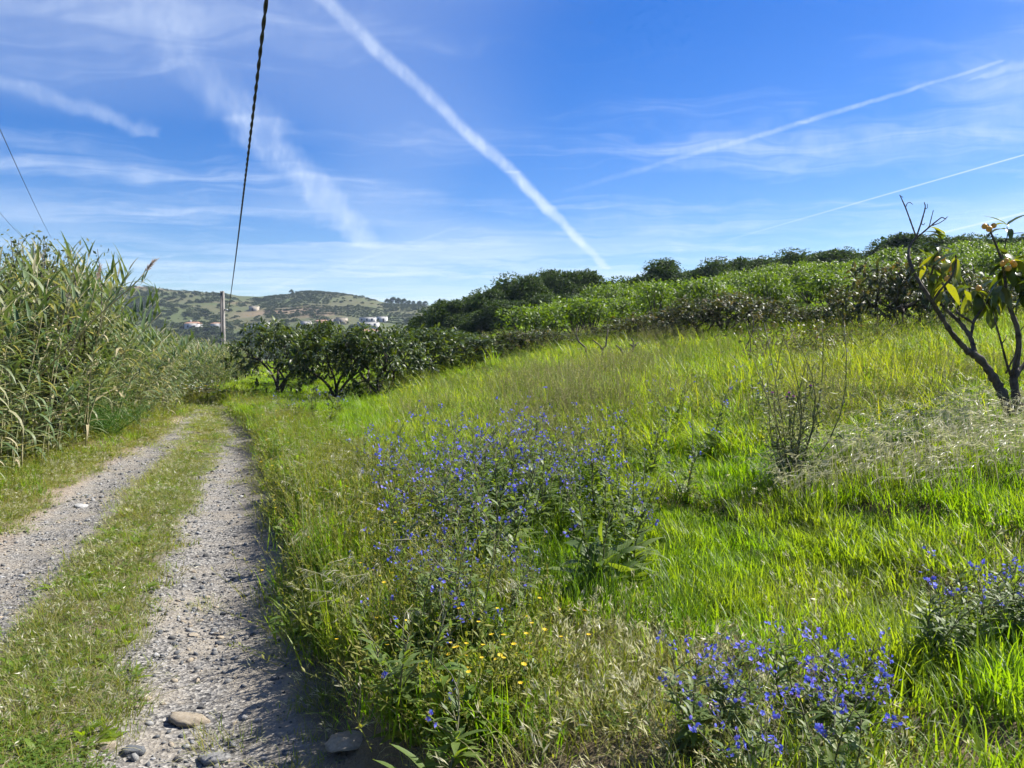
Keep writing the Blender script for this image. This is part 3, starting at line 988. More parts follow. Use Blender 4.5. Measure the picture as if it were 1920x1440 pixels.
kind[(LY > 32) & (LU > -1)] = 'lush'
INFO = {'lush': ('lush_grass', 'bright green grass covering the slope', 'grass'), 'tall': ('tall_grass', 'tall yellow green grass on the hillside', 'grass'),
        'brome': ('silvery_grass', 'silvery feathery dry grass round the near loquat', 'grass'), 'dry': ('straw_grass', 'straw coloured dry grass in the foreground', 'grass'),
        'verge': ('verge_weeds', 'olive yellow weeds on the verge right of the track', 'weeds'), 'foot': ('reed_side_weeds', 'low weeds along the foot of the reeds', 'weeds'),
        'seedy': ('seeding_grass', 'grass with brown seed stalks on the hillside', 'grass'),
        'dark': ('dark_grass', 'dark green grass in tufts', 'grass')}
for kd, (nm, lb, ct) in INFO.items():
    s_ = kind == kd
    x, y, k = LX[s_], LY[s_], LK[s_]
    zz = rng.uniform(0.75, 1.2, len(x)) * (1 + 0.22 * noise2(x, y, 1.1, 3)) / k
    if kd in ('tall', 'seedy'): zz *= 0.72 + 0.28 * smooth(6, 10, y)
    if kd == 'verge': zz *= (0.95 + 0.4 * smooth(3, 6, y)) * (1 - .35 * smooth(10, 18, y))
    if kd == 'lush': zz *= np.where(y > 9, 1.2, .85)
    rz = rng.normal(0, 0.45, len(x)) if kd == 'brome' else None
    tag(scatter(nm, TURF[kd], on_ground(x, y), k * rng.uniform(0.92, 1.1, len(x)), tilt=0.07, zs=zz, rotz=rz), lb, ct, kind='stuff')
# a second, offset layer of fine turf where the lawn is seen closest, and a taller edge to the bank
X, Y = grid(0.4, 5.4, 2.6, 7.4, 0.42)
ok = in_view(X, Y) & (X - xr(Y) > 2.0) & (dryzone(X, Y) < .3) & ~bare(X, Y)
tag(scatter('fine_turf', TURF['lush'], on_ground(X[ok], Y[ok]), rng.uniform(.95, 1.1, ok.sum()), tilt=.07, zs=rng.uniform(.5, .95, ok.sum())), 'fine bright turf of the lawn at the right', 'grass', kind='stuff')
Y = 3.3 * (20 / 3.3) ** rng.uniform(0, 1, 150)
X = xr(Y) + rng.uniform(.36, .75, 150)
tag(scatter('bank_weeds', TURF['verge'], on_ground(X, Y), rng.uniform(.75, .95, 150), tilt=.1, zs=rng.uniform(1.15, 1.75, 150) * (1 - .3 * smooth(9, 17, Y))), 'tall weeds standing on the bank right of the track', 'weeds', kind='stuff')
# grassy middle of the track, ragged edges of the ruts, tufts on the track
PX, PY, PK, PI = [], [], [], []
names = ('short', 'strip', 'clover', 'edge')
start = np.cumsum([0] + [len(TURF[n_]) for n_ in names])
for y0, y1, s_, k_ in ((1.5, 5, 0.15, 1.0), (5, 11, 0.19, 1.2), (11, 25, 0.3, 1.9)):
    X, Y = grid(float(xr(y1)) - 3.2, float(xr(y0)) + 0.6, y0, y1, s_)
    st = strip_ok(X, Y)
    u = U(X, Y)
    inside = st < 0.0
    r_ = rng.uniform(0, 1, len(X))
    left = (u > 2.45 + 0.12 * noise2(X, Y, 2, 1)) & (u < 3.0)
    leak = ~inside & (u > -0.4) & (u < 2.9) & (r_ < np.where(u < 0.15, 0.40, np.where(st < 0.12, 0.22, 0.012)))
    ok = (inside | left | leak) & in_view(X, Y)
    ty = np.where(inside, np.where(r_ < 0.62, 0, 1), 3)
    ty = np.where(inside & (rng.uniform(0, 1, len(X)) < 0.75 * smooth(3.5, 2.6, Y)), 2, ty)
    ty = np.where(left & (r_ < .6), 0, ty)
    ix = start[ty] + rng.integers(0, 3, len(X))
    PX.append(X[ok]); PY.append(Y[ok]); PI.append(ix[ok]); PK.append(np.full(ok.sum(), k_))
PX, PY, PI, PK = map(np.concatenate, (PX, PY, PI, PK))
tag(scatter('track_grass', sum((TURF[n_] for n_ in names), []), on_ground(PX, PY), PK * rng.uniform(.9, 1.1, len(PX)), PI, 0.07, zs=rng.uniform(.6, 1.15, len(PX)) / PK),
    'short grass along the middle and edges of the track', 'grass', kind='stuff')

# ragged fringe of the bank along the right edge of the track
FY = 2.6 * (24 / 2.6) ** rng.uniform(0, 1, 330)
FX = xr(FY) + np.abs(rng.normal(.24, .13, len(FY))) + .09 * noise2(FY * 0, FY, 2.2, 1) + .30 * smooth(4.8, 2.6, FY)
tag(scatter('bank_fringe', TURF['fringe'], on_ground(FX, FY), rng.uniform(.8, 1.25, len(FY)) * (1 + .03 * FY), zs=rng.uniform(.7, 1.15, len(FY)) / (1 + .02 * FY)),
    'ragged fringe of weeds overhanging the right edge of the track', 'weeds', kind='stuff')

# ------------------------------------------------------------------ gravel
def proto_stone(sub=1, flat=0.6, jag=0.25, mat='stone', name='pebble'):
    ico = np.array([(0, 0, 1)] + [(math.cos(i * 1.2566) * .894, math.sin(i * 1.2566) * .894, .447) for i in range(5)] +
                   [(math.cos(i * 1.2566 + .628) * .894, math.sin(i * 1.2566 + .628) * .894, -.447) for i in range(5)] + [(0, 0, -1)])
    F = [(0, i + 1, (i + 1) % 5 + 1) for i in range(5)] + [(i + 1, i + 6, (i + 1) % 5 + 1) for i in range(5)] + \
        [((i + 1) % 5 + 1, i + 6, (i + 1) % 5 + 6) for i in range(5)] + [(i + 6, 11, (i + 1) % 5 + 6) for i in range(5)]
    V = [tuple(v) for v in ico]
    for _ in range(sub):
        mid, F2 = {}, []

        def mp_(a, b):
            k = (min(a, b), max(a, b))
            if k not in mid:
                q = np.array(V[a]) + np.array(V[b]); V.append(tuple(q / np.linalg.norm(q))); mid[k] = len(V) - 1
            return mid[k]
        for a, b, c in F:
            x, y, z = mp_(a, b), mp_(b, c), mp_(c, a)
            F2 += [(a, x, z), (x, b, y), (z, y, c), (x, y, z)]
        F = F2
    V = np.array(V)
    q = rng.normal(size=(6, 3))
    for k in range(6):                                   # flat facets
        n_ = q[k] / np.linalg.norm(q[k]); dd = V @ n_; lim = rng.uniform(.55, .9)
        V = V - np.maximum(dd - lim, 0)[:, None] * n_
    V = V * (1 + jag * 0.3 * rng.normal(size=(len(V), 1)))
    V = V * np.array([1, rng.uniform(.6, .95), flat]) * 0.5
    g = Geo(); g.add(V, np.array(F), 0.5)
    return g.mesh(name, M[mat])


PEB = [proto_stone(0, .6, .3) for _ in range(4)] + [proto_stone(0, .6, .3, 'grey') for _ in range(3)] + [proto_stone(0, .55, .3, 'tan') for _ in range(2)]
X, Y = sample(60000, 1.75, 22, 1.95, -0.72, 0.15)
u = U(X, Y)
rutd = np.minimum(np.abs(u - 0.55) - 0.42, np.abs(u - 2.08) - 0.40)
dens = np.clip(0.55 + 0.6 * noise2(X, Y, 1.6, 1), 0.05, 1) * np.where(u < 0.35, 0.35, 1)
keep = (rutd < 0.05 * noise2(X, Y, 3, 2)) & (rng.uniform(0, 1, len(X)) < dens)
X, Y = X[keep], Y[keep]
sz = 0.006 + 0.012 * rng.uniform(0, 1, len(X)) ** 2 + 0.04 * rng.uniform(0, 1, len(X)) ** 7
sz *= 1 + 0.05 * np.minimum(Y, 12)
tag(scatter('gravel', PEB, on_ground(X, Y, 0.001), sz, tilt=0.4), 'grey gravel lying in the wheel ruts', 'gravel', kind='stuff')
# ------------------------------------------------------------------ reeds
_ONES = ['', 'first', 'second', 'third', 'fourth', 'fifth', 'sixth', 'seventh', 'eighth', 'ninth', 'tenth', 'eleventh', 'twelfth', 'thirteenth', 'fourteenth', 'fifteenth', 'sixteenth', 'seventeenth', 'eighteenth', 'nineteenth']
NUM = _ONES + [t_ if not k else w_ + '-' + _ONES[k] for w_, t_ in (('twenty', 'twentieth'), ('thirty', 'thirtieth'), ('forty', 'fortieth')) for k in range(10)]


def place(o, fr, loc, scale):
    s = np.broadcast_to(np.asarray(scale, float), (3,))
    m4 = np.eye(4); m4[:3, :3] = fr * s[None, :]; m4[:3, 3] = loc
    o.matrix_basis = Matrix(m4.tolist())


RLEAF = [leaf_tpl(6, 0.095, 0.08, d_, 0.42) for d_ in (0.5, 1.1, 1.7, 2.4)]


def reed_plan(h, lean, seed, low=0.08):
    """cane axis and its leaves (frame, place, length, bend, random)"""
    rs = np.random.default_rng(seed)
    a = rs.uniform(-0.5, 0.5)
    t = np.linspace(0, 1, 9)
    dx = lean * t ** 1.8
    pts = np.stack([dx * math.cos(a), dx * math.sin(a), h * t * (1 - 0.10 * lean * t)], 1)
    pts += np.stack([0.02 * np.sin(t * 9 + seed), 0.02 * np.cos(t * 7 + seed), 0 * t], 1) * t[:, None]
    nl = int(h * 10.5)
    tt = np.linspace(low, 1.0, nl) + rs.normal(0, .01, nl)
    loc = np.stack([np.interp(tt, t, pts[:, i]) for i in range(3)], 1)
    az0 = rs.uniform(0, 6.28)
    az = az0 + np.arange(nl) * math.pi + rs.normal(0, .55, nl)
    up = np.interp(tt, [low, .7, 1.0], [0.45, 0.8, 2.4]) * rs.uniform(.7, 1.3, nl)
    hd = np.stack([np.cos(az), np.sin(az), np.zeros(nl)], 1)
    d = hd + np.array([0, 0, 1.0]) * up[:, None]
    fr = frames(d, np.tile([0, 0, 1.0], (nl, 1)))
    ln = rs.uniform(.42, .72, nl) * np.interp(tt, [low, .3, .85, 1.0], [.75, 1, 1, .6])
    bd = np.where(tt > .93, 0, rs.integers(0, 4, nl))
    rn = np.clip(rs.beta(1.7, 2.2, nl) * 0.88 + np.where(tt < .35, .22 * rs.uniform(0, 1, nl), 0), 0, .99)
    return pts, fr, loc, ln, bd, rn


def reed_meshes(h, lean, seed):
    pts, fr, loc, ln, bd, rn = reed_plan(h, lean, seed)
    gs = Geo(); gs.tube(pts, np.linspace(.012, .004, len(pts)), 6, (seed * .37) % 1)
    gl = Geo()
    for b in range(4):
        s = bd == b
        gl.stamp(RLEAF[b], fr[s], loc[s], ln[s], rn[s], 0)
    return gs.mesh('stalk', M['cane'], True), gl.mesh('foliage', M['reed'])


REEDS = [reed_meshes(h_, l_, i) for i, (h_, l_) in enumerate([(3.2, .35), (3.0, .7), (2.8, .2), (3.3, 1.0), (2.6, .5), (3.1, .9), (2.2, .4), (2.9, 1.3)])]
ALLREED = []
for (sm, lm) in REEDS:                                   # joined kinds for the mass behind
    bm_ = Geo()
    for me_, mi in ((sm, 0), (lm, 1)):
        n_ = len(me_.vertices); co = np.empty(n_ * 3, np.float32); me_.vertices.foreach_get('co', co)
        rr = np.empty(n_, np.float32); me_.attributes['rnd'].data.foreach_get('value', rr)
        q4 = np.array([list(p_.vertices) for p_ in me_.polygons if len(p_.vertices) == 4])
        bm_.add(co.reshape(-1, 3), q4, rr, mi)
    ALLREED.append(bm_.mesh('reed', [M['cane'], M['reed']]))

_rt = np.array([(-400, 415), (0, 452), (60, 440), (110, 452), (160, 478), (178, 560), (215, 592), (260, 606), (310, 620), (370, 634), (440, 645), (520, 655)], float)


def reed_top(x, y):
    """height the reeds reach here, from the outline of the thicket"""
    px = 960 + FPX * x / y
    return 1.55 + (660 - np.interp(px, _rt[:, 0], _rt[:, 1])) / FPX * y


spots = []
yy = 5.5
while yy < 26:                                           # a belt of canes along the left side of the track, dense at its front
    for uu_ in np.arange(0, 4.2, 0.32):
        y_ = yy + rng.uniform(-.2, .2)
        u_ = 3.15 + uu_ + rng.normal(0, .12) + (0.3 if y_ < 6.4 else 0)
        spots.append((float(xr(y_)) - 3.15 * float(fw(y_)) - (u_ - 3.15), y_, u_))
    yy += 0.24 + 0.014 * yy
for y_ in np.arange(24.5, 38, .55):                      # the thicket that closes the view where the track bends away
    for px_ in np.arange(262, 470, 14):
        if px_ > 405 + 8 * (y_ - 24.5): continue
        yj = y_ + rng.uniform(-.25, .25); pj = px_ + rng.uniform(-7, 7)
        spots.append(((pj - 960) / FPX * yj, yj, 3.6 + (y_ - 24.5) * .2))
spots = np.array(spots)
tops = reed_top(spots[:, 0], spots[:, 1]) - H(spots[:, 0], spots[:, 1])
# nearest to the camera and to the track first
order = np.argsort(spots[:, 1] + 5.0 * (spots[:, 2] - 3))
roots = []
N_SINGLE, N_LEAFY = 200, 26
lf_meshes = None
gl_ = []
for b in range(4):
    q = Geo(); q.add(RLEAF[b][0], RLEAF[b][1], 0.5); gl_.append(q.mesh('leaf', M['reed']))
gld = []
for b in range(4):
    row = []
    for rv in (.12, .35, .55, .75):
        q = Geo(); q.add(RLEAF[b][0], RLEAF[b][1], rv); row.append(q.mesh('leaf', M['reed']))
    gld.append(row)
for r_, i in enumerate(order[:N_SINGLE]):
    x, y, u_ = spots[i]
    want = max(1.4, tops[i] * rng.uniform(.72, 1.02)) * (0.62 if (u_ < 3.5 and rng.uniform() < .5) else 1)
    k = int(rng.integers(0, len(REEDS)))
    if y > 13 and rng.uniform() < .4: k = 7
    h_ = [3.2, 3.0, 2.8, 3.3, 2.6, 3.1, 2.2, 2.9][k]
    s = want / h_
    e = empty('giant_reed', (x, y, float(H(x, y)) - .03), rng.normal(0, .7) - 0.1, 1.0)
    e.scale = (0.5 + .5 * s, 0.5 + .5 * s, s)
    if r_ < N_LEAFY:
        pts, fr, loc, ln, bd, rn = reed_plan(h_, [.35, .7, .2, 1.0, .5, .9, .4, 1.3][k], 100 + r_, 0.08)
        q = Geo(); q.tube(pts, np.linspace(.012, .004, len(pts)), 6, rng.uniform())
        add('stalk', q.mesh('stalk', M['cane'], True), e)
        for j in range(len(ln)):
            o = add('leaf', gld[bd[j]][min(3, int(rn[j] * 4))], e)
            place(o, fr[j], loc[j], ln[j])
    else:
        add('stalk', REEDS[k][0], e)
        tag(add('foliage', REEDS[k][1], e), kind='stuff')
    tag(e, 'leafy giant reed at the front of the thicket left of the track', 'reed', 'giant reeds at the front of the thicket')
rest = order[N_SINGLE:]
xs, ys = spots[rest, 0], spots[rest, 1]
# and more behind them
xb, yb = grid(-34, -4, 7, 42, 0.75)
ub = xr(yb) - xb
kb = (ub > 6.6) & (ub < 13) & (xb > -0.76 * yb - 2)
xs, ys = np.r_[xs, xb[kb]], np.r_[ys, yb[kb]]
want = np.clip(reed_top(xs, ys) - H(xs, ys), 1.5, 4.2) * rng.uniform(.68, 1.0, len(xs))
ix = rng.integers(0, len(ALLREED), len(xs))
hs = np.array([3.2, 3.0, 2.8, 3.3, 2.6, 3.1, 2.2, 2.9])[ix]
tag(scatter('reed_thicket', ALLREED, on_ground(xs, ys, -.03), 0.5 + .5 * want / hs, ix, 0.08, rng.normal(-.1, .8, len(xs)), zs=(want / hs) / (0.5 + .5 * want / hs)),
    'dense thicket of grey green reeds left of the track', 'reeds', kind='stuff')


def plume(g, tip, d, ln, n=70, mat=0):
    d = d / np.linalg.norm(d)
    t = rng.uniform(0, 1, n)[:, None]
    loc = tip + d * t * ln
    dd = d + sph(n) * (0.55 - .2 * t)
    rhombs(g, loc, dd, sph(n), rng.uniform(.05, .10, n), rng.uniform(.006, .012, n), mat)


def plumed(name_label, pts, Ypl, pl_len):
    w = [P(px, py, Y_) for px, py, Y_ in pts]
    base = w[0]
    e = empty('plumed_reed', base)
    w = [q - base for q in w]
    g = Geo(); g.tube(w, np.linspace(.011, .005, len(w)), 6, .3); add('stalk', g.mesh('stalk', M['cane'], True), e)
    d = w[-1] - w[-2]
    g = Geo(); plume(g, w[-1], d, pl_len); add('plume', g.mesh('plume', M['plume']), e)
    for k, bend in ((2, 2), (3, 3), (4, 2)):
        if k < len(w) - 0:
            o = add('leaf', gld[bend][k % 4], e)
            dd = np.array([[(-1) ** k * .5 + .3, -.3, .5]])
            place(o, frames(dd, np.array([[0, 0, 1.0]]))[0], w[min(k, len(w) - 1)], .3)
    tag(e, name_label, 'reed')


plumed('long cane with a pale feathery plume leaning out over the track', [(60, 720, 10.2), (128, 650, 10), (180, 596, 9.8), (238, 545, 9.6), (258, 527, 9.5), (272, 510, 9.5)], 9.5, .17)
plumed('short reed with a small brown plume beside the grey green tree', [(150, 640, 11.2), (166, 590, 11.1), (175, 550, 11), (181, 527, 11)], 11, .2)


# ------------------------------------------------------------------ trees
def limb(g, a, b, r0, r1, bend=0.1, k=6, n=5, mat=0, rs=rng):
    a, b = np.asarray(a, float), np.asarray(b, float)
    t = np.linspace(0, 1, n)[:, None]
    off = rs.normal(0, bend * np.linalg.norm(b - a), 3)
    pts = a + (b - a) * t + off * np.sin(t * math.pi)
    g.tube(pts, np.linspace(r0, r1, n), k, .5, mat)
    return pts


LOQ = [leaf_tpl(3, 0.30, 0.06, d_, 0.62) for d_ in (0.5, 1.0, 1.6)]


def loquat_meshes(seed, h=2.4, w=1.5, tufts=150, per=9, dry=False):
    rs = np.random.default_rng(seed)
    gt = Geo()
    heads = []
    nl = rs.integers(4, 6)
    limb(gt, (0, 0, -.1), (0, 0, .28), .11, .09, .02, 8, 3, 0, rs)
    for i in range(nl):
        a = i * 6.283 / nl + rs.normal(0, .3)
        m1 = np.array([math.cos(a) * w * .38, math.sin(a) * w * .38, h * rs.uniform(.38, .5)])
        limb(gt, (rs.normal(0, .03), rs.normal(0, .03), rs.uniform(.05, .3)), m1, .05, .03, .12, 6, 6, 0, rs)
        for _ in range(3):
            b = a + rs.normal(0, .7)
            m2 = m1 + np.array([math.cos(b) * w * .38, math.sin(b) * w * .38, h * rs.uniform(.05, .38)])
            limb(gt, m1, m2, .032, .012, .08, 5, 4, 0, rs)
            heads.append(m2)
    # leaf tufts through the crown, mostly towards its outside
    d = sph(tufts, rs)
    d[:, 2] = np.where(d[:, 2] < -.45, -d[:, 2], d[:, 2])
    rr = rs.uniform(.35, 1, tufts) ** .45
    lump = 1 + .27 * np.sin(d[:, 0] * 5 + seed) * np.cos(d[:, 1] * 4 + seed * 2) + .10 * rs.normal(size=tufts)
    c = d * (rr * lump)[:, None] * np.array([w, w, h * .44]) + np.array([0, 0, h * .56])
    c[:, 2] = np.minimum(np.where(c[:, 2] < h * .24, rs.uniform(.24, .6, tufts) * h, c[:, 2]), h * 1.0)
    sa = rs.uniform(0, 6.28, 3)                              # skirts of leaves hanging low on some sides
    az = np.arctan2(d[:, 1], d[:, 0])
    skirt = (np.cos(az[:, None] - sa[None]).max(1) > .86) & (rs.uniform(0, 1, tufts) < .22) & (rr > .6)
    c[:, 2] = np.where(skirt, rs.uniform(.05, .4, tufts) * h, c[:, 2])
    out = d * np.array([1, 1, .6]) + np.array([0, 0, .55])
    gl = Geo()
    n = tufts * per
    ti = np.repeat(np.arange(tufts), per)
    dd = sph(n, rs) * .85 + out[ti] * .55 + np.array([0, 0, -.12])
    ln = rs.uniform(.15, .27, n)
    fr = frames(dd, np.tile([0, 0, 1.0], (n, 1)) + rs.normal(0, .35, (n, 3)))
    bd = rs.integers(0, 3, n)
    tr_ = rs.uniform(0, 1, tufts)
    rn = np.clip(rs.beta(1.6, 3.2, n) + np.where(tr_[ti] > .9, .35, 0), 0, .99)
    loc = c[ti] + rs.normal(0, .05, (n, 3))
    for b in range(3):
        s = bd == b
        gl.stamp(LOQ[b], fr[s], loc[s], ln[s], rn[s], 0)
    for q in heads: limb(gt, q * .95, q * 1.05 + np.array([0, 0, .12]), .012, .006, .1, 4, 3, 0, rs)
    return gt.mesh('trunk', M['bark'], True), gl.mesh('crown', M['loquat_dry' if dry else 'loquat'])


def two_part(name, meshes, px, Y, rz, s, label, cat, group=None, top=None, ph=None, sz=None, names=('trunk', 'crown')):
    loc = G(px, Y)
    if top is not None:
        want = P(px, top, Y)[2] - loc[2]
        sz = want / ph
    e = empty(name, loc - np.array([0, 0, .02]), rz)
    e.scale = (s, s, sz if sz is not None else s)
    add(names[0], meshes[0], e)
    tag(add(names[1], meshes[1], e), kind='stuff')
    return tag(e, label, cat, group)


LQ = [loquat_meshes(i + 40, 2.4, 1.5, 300, 9) for i in range(4)]
for px, Y, top, s, k, lb in (
        (522, 23.6, 603, 1.0, 0, 'dark leafy loquat tree nearest the track, its branches low over the verge'),
        (585, 27.5, 614, .9, 1, 'dark loquat tree half hidden behind the two nearest the track'),
        (630, 21.3, 606, .95, 2, 'dark loquat tree forking low into open limbs above short grass'),
        (712, 20.6, 610, 0.85, 3, 'dark loquat tree with a drooping crown at the edge of the tall grass'),
        (785, 24.5, 614, 1.2, 0, 'dark loquat tree at the uphill end of the dark group'),
        (862, 25.8, 622, 1.1, 1, 'small dark loquat tree between the dark group and the brown row')):
    two_part('loquat_tree', LQ[k], px, Y, rng.uniform(0, 6.28), s, lb, 'tree', 'dark loquat trees by the track', top, 2.45)
LD = [loquat_meshes(i + 60, 1.9, 1.5, 170, 8, True) for i in range(4)]
row = [(910, 27, 630), (955, 26.5, 622), (1002, 26.3, 615), (1050, 26.8, 632), (1105, 27, 622), (1160, 26.5, 606), (1215, 25.6, 590), (1262, 25, 575), (1310, 24.6, 560), (1362, 25, 548),
       (1410, 25.6, 556), (1462, 26, 574), (1520, 26, 582), (1575, 25.6, 572), (1628, 23.5, 535), (1682, 21.6, 484), (1735, 21.6, 490), (1790, 23, 520), (1850, 24, 528), (1915, 24, 520), (1985, 23, 510), (2060, 23, 505), (2140, 23, 500)]
for i, (px, Y, top) in enumerate(row):
    lb = 'brownish loquat bush in the long row across the slope, %s from the left' % NUM[i + 1]
    if px == 1682: lb = 'tall dark loquat bush with brown top leaves left of the near loquat'
    if px == 1735: lb = 'tall dark loquat bush right behind the near loquat trunk'
    two_part('loquat_bush', LD[i % 4], px, Y, rng.uniform(0, 6.28), 1.05 if px > 1600 else rng.uniform(.85, 1.0), lb, 'bush', 'brownish loquat row across the slope', top, 1.95)


SHL = leaf_tpl(2, 0.48, 0.08, 0.6, 0.6)


def shrub_meshes(seed, h=1.8, w=1.5):
    rs = np.random.default_rng(seed)
    gt = Geo()
    pads = []
    for i in range(11):
        a = rs.uniform(0, 6.28); r = w * rs.uniform(.1, .8)
        z = h * (rs.uniform(.62, .95) - .25 * (r / w) ** 2)
        pads.append((r * math.cos(a), r * math.sin(a), z))
        limb(gt, (0, 0, .1), pads[-1], .035, .012, .08, 5, 4, 0, rs)
    pads = np.array(pads)
    gl = Geo()
    for q in pads:
        n = 125
        a = rs.uniform(0, 6.28, n); r = .62 * np.sqrt(rs.uniform(0, 1, n))
        loc = q + np.stack([r * np.cos(a), r * np.sin(a), rs.normal(0, .08, n) - .3 * r ** 2 - np.where(rs.uniform(0, 1, n) < .35, rs.uniform(0, .45, n), 0)], 1)
        d = np.stack([np.cos(a), np.sin(a), rs.uniform(-.3, .7, n)], 1) + rs.normal(0, .5, (n, 3))
        gl.stamp(SHL, frames(d, np.tile([0, 0, 1.0], (n, 1)) + rs.normal(0, .4, (n, 3))), loc, rs.uniform(.12, .22, n), rs.uniform(0, 1, n), 0)
    return gt.mesh('trunk', M['bark'], True), gl.mesh('crown', M['shrub'])


SH = [shrub_meshes(i + 80) for i in range(4)]
nsh = 0
for row_, (Y, x0) in enumerate(((29.0, 0.6), (31.8, 1.2), (34.8, 1.8), (38.0, 2.8), (41.6, 4.0), (45.5, 5.5))):
    kth = 0
    x = x0 + rng.uniform(0, 1)
    while x < 0.84 * Y + 3:
        xx, y_ = x + rng.normal(0, .25), Y + rng.normal(0, .4)
        two_part('orchard_bush', SH[nsh % 4], 960 + FPX * xx / y_, y_, rng.uniform(0, 6.28), rng.uniform(.75, 1.05), 'yellow green orchard bush, %s from the left in the %s row up the slope' % (NUM[kth + 1], NUM[row_ + 1]), 'bush',
                 'yellow green orchard bushes on the slope', sz=rng.uniform(.75, 1.2))
        nsh += 1; kth += 1
        x += 2.25


def olive_meshes(seed, h=4.0, w=1.9, nb=20, per=700):
    rs = np.random.default_rng(seed)
    gt = Geo()
    limb(gt, (0, 0, -.1), (rs.normal(0, .1), rs.normal(0, .1), .9), .2, .15, .05, 8, 4, 0, rs)
    gl = Geo()
    for i in range(nb):
        a = i * 2.4 + rs.normal(0, .3); f = (i + .5) / nb
        r = w * .72 * math.sqrt(f) * rs.uniform(.7, 1.0)
        z = h * (.78 - .50 * f + rs.normal(0, .07)) if i else h * .78
        c = np.array([r * math.cos(a), r * math.sin(a), z]); br = rs.uniform(.42, 1.05) * (h / 4)
        limb(gt, (0, 0, .8), c, .07, .025, .08, 5, 4, 0, rs)
        d = sph(per, rs)
        lump = 1 + .16 * np.sin(d[:, 0] * 6 + i) * np.cos(d[:, 2] * 5 + i)
        rad = br * rs.uniform(.55, 1.02, per) ** .5 * lump
        loc = c + d * rad[:, None] * np.array([1.05, 1.05, .9])
        dd = d * .8 + sph(per, rs) * .9 + np.array([0, 0, .25])
        n2 = d + .5 * sph(per, rs)
        gl.stamp(RHOMB, frames(dd, n2), loc, np.stack([rs.uniform(.05, .09, per), rs.uniform(.10, .18, per), rs.uniform(.10, .18, per)], 1), np.clip(rs.normal(.45, .25, per), 0, .99), 0)
        ni = 110                                             # oversized leaves added as a dark core, crown shade put into their colour
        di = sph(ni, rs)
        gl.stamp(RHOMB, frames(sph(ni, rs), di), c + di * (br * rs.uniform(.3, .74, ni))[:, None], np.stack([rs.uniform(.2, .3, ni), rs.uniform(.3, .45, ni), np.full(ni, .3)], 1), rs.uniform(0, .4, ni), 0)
    return gt.mesh('trunk', M['bark'], True), gl.mesh('crown', M['olive'])


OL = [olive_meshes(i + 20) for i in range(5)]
oliv = [(812, 53, 572), (848, 50, 553), (888, 54, 552), (918, 51, 528), (955, 54, 510), (992, 51, 512), (1030, 56, 492), (1062, 54, 498), (1096, 55, 503), (1020, 49, 545), (960, 48, 556), (905, 48.5, 575), (1060, 48, 548), (1110, 49, 545), (1135, 56, 520), (1168, 55, 516), (1203, 55, 511),
        (1241, 51, 482), (1278, 56, 514), (1305, 55, 497), (1340, 54, 479), (1362, 56, 486), (1392, 55, 480), (1425, 54, 476), (1450, 56, 488), (1485, 52, 464), (1512, 55, 472), (1540, 54, 470), (1568, 52, 459), (1596, 55, 474), (1640, 56, 484), (1688, 49, 430), (1715, 51, 436), (1742, 50, 436),
        (1796, 50, 431), (1836, 52, 440), (1885, 51, 440), (1935, 50, 432), (1990, 50, 428), (2050, 51, 430), (2115, 50, 424), (2180, 51, 420)]
for i, (px, Y, top) in enumerate(sorted(oliv)):
    s = rng.uniform(.85, 1.05)
    if px in (1241,): s = .85
    s *= 1.12 if px < 1120 else rng.uniform(1.1, 1.5)
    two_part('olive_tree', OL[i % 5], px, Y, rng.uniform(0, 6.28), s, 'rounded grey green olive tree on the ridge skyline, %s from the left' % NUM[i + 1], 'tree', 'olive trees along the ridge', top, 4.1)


# grey green tree behind the reeds
def bushy(seed, h, w, nb, per, mat, leaf=(.03, .06), wid=.35):
    rs = np.random.default_rng(seed)
    gt, gl = Geo(), Geo()
    limb(gt, (0, 0, -.1), (0, 0, h * .4), .09, .06, .04, 7, 4, 0, rs)
    for i in range(nb):
        a = rs.uniform(0, 6.28); r = w * rs.uniform(.1, 1)
        tip = np.array([r * math.cos(a), r * math.sin(a), h * rs.uniform(.5, 1.0) * (1 - .25 * (r / w) ** 2)])
        pts = limb(gt, (0, 0, h * rs.uniform(.2, .4)), tip, .022, .004, .12, 4, 6, 0, rs)
        t = rs.uniform(.3, 1.05, per)
        loc = np.stack([np.interp(t, np.linspace(0, 1, 6), pts[:, k]) for k in range(3)], 1) + rs.normal(0, .09, (per, 3))
        ln = rs.uniform(*leaf, per)
        gl.stamp(RHOMB, frames(sph(per, rs) + np.array([0, 0, .3]), sph(per, rs)), loc, np.stack([ln * wid, ln, ln], 1), rs.uniform(0, 1, per), 0)
    return gt.mesh('trunk', M['bark'], True), gl.mesh('crown', M[mat])


BU = bushy(3, 3.6, 1.25, 70, 60, 'willow', (.05, .10), .45)
two_part('grey_green_tree', BU, 95, 12.8, .4, 1.0, 'small grey green tree rising behind the tall reeds', 'tree', None, 418, 3.6)
BU2 = bushy(8, 2.2, 1.4, 60, 70, 'willow', (.05, .09), .45)
two_part('grey_green_bush', BU2, 438, 33, .9, 1.1, 'grey green bush at the bend of the track left of the dark loquats', 'bush', None, sz=.9)

# ------------------------------------------------------------------ the near loquat: limbs traced at their own depth
TY = 6.0
base = P(1898, 812, TY); base[2] = float(H(base[0], base[1])) - .03
e = empty('bare_loquat_tree', base)


def W(px, py, dy=0.0): return P(px, py, TY + dy) - base


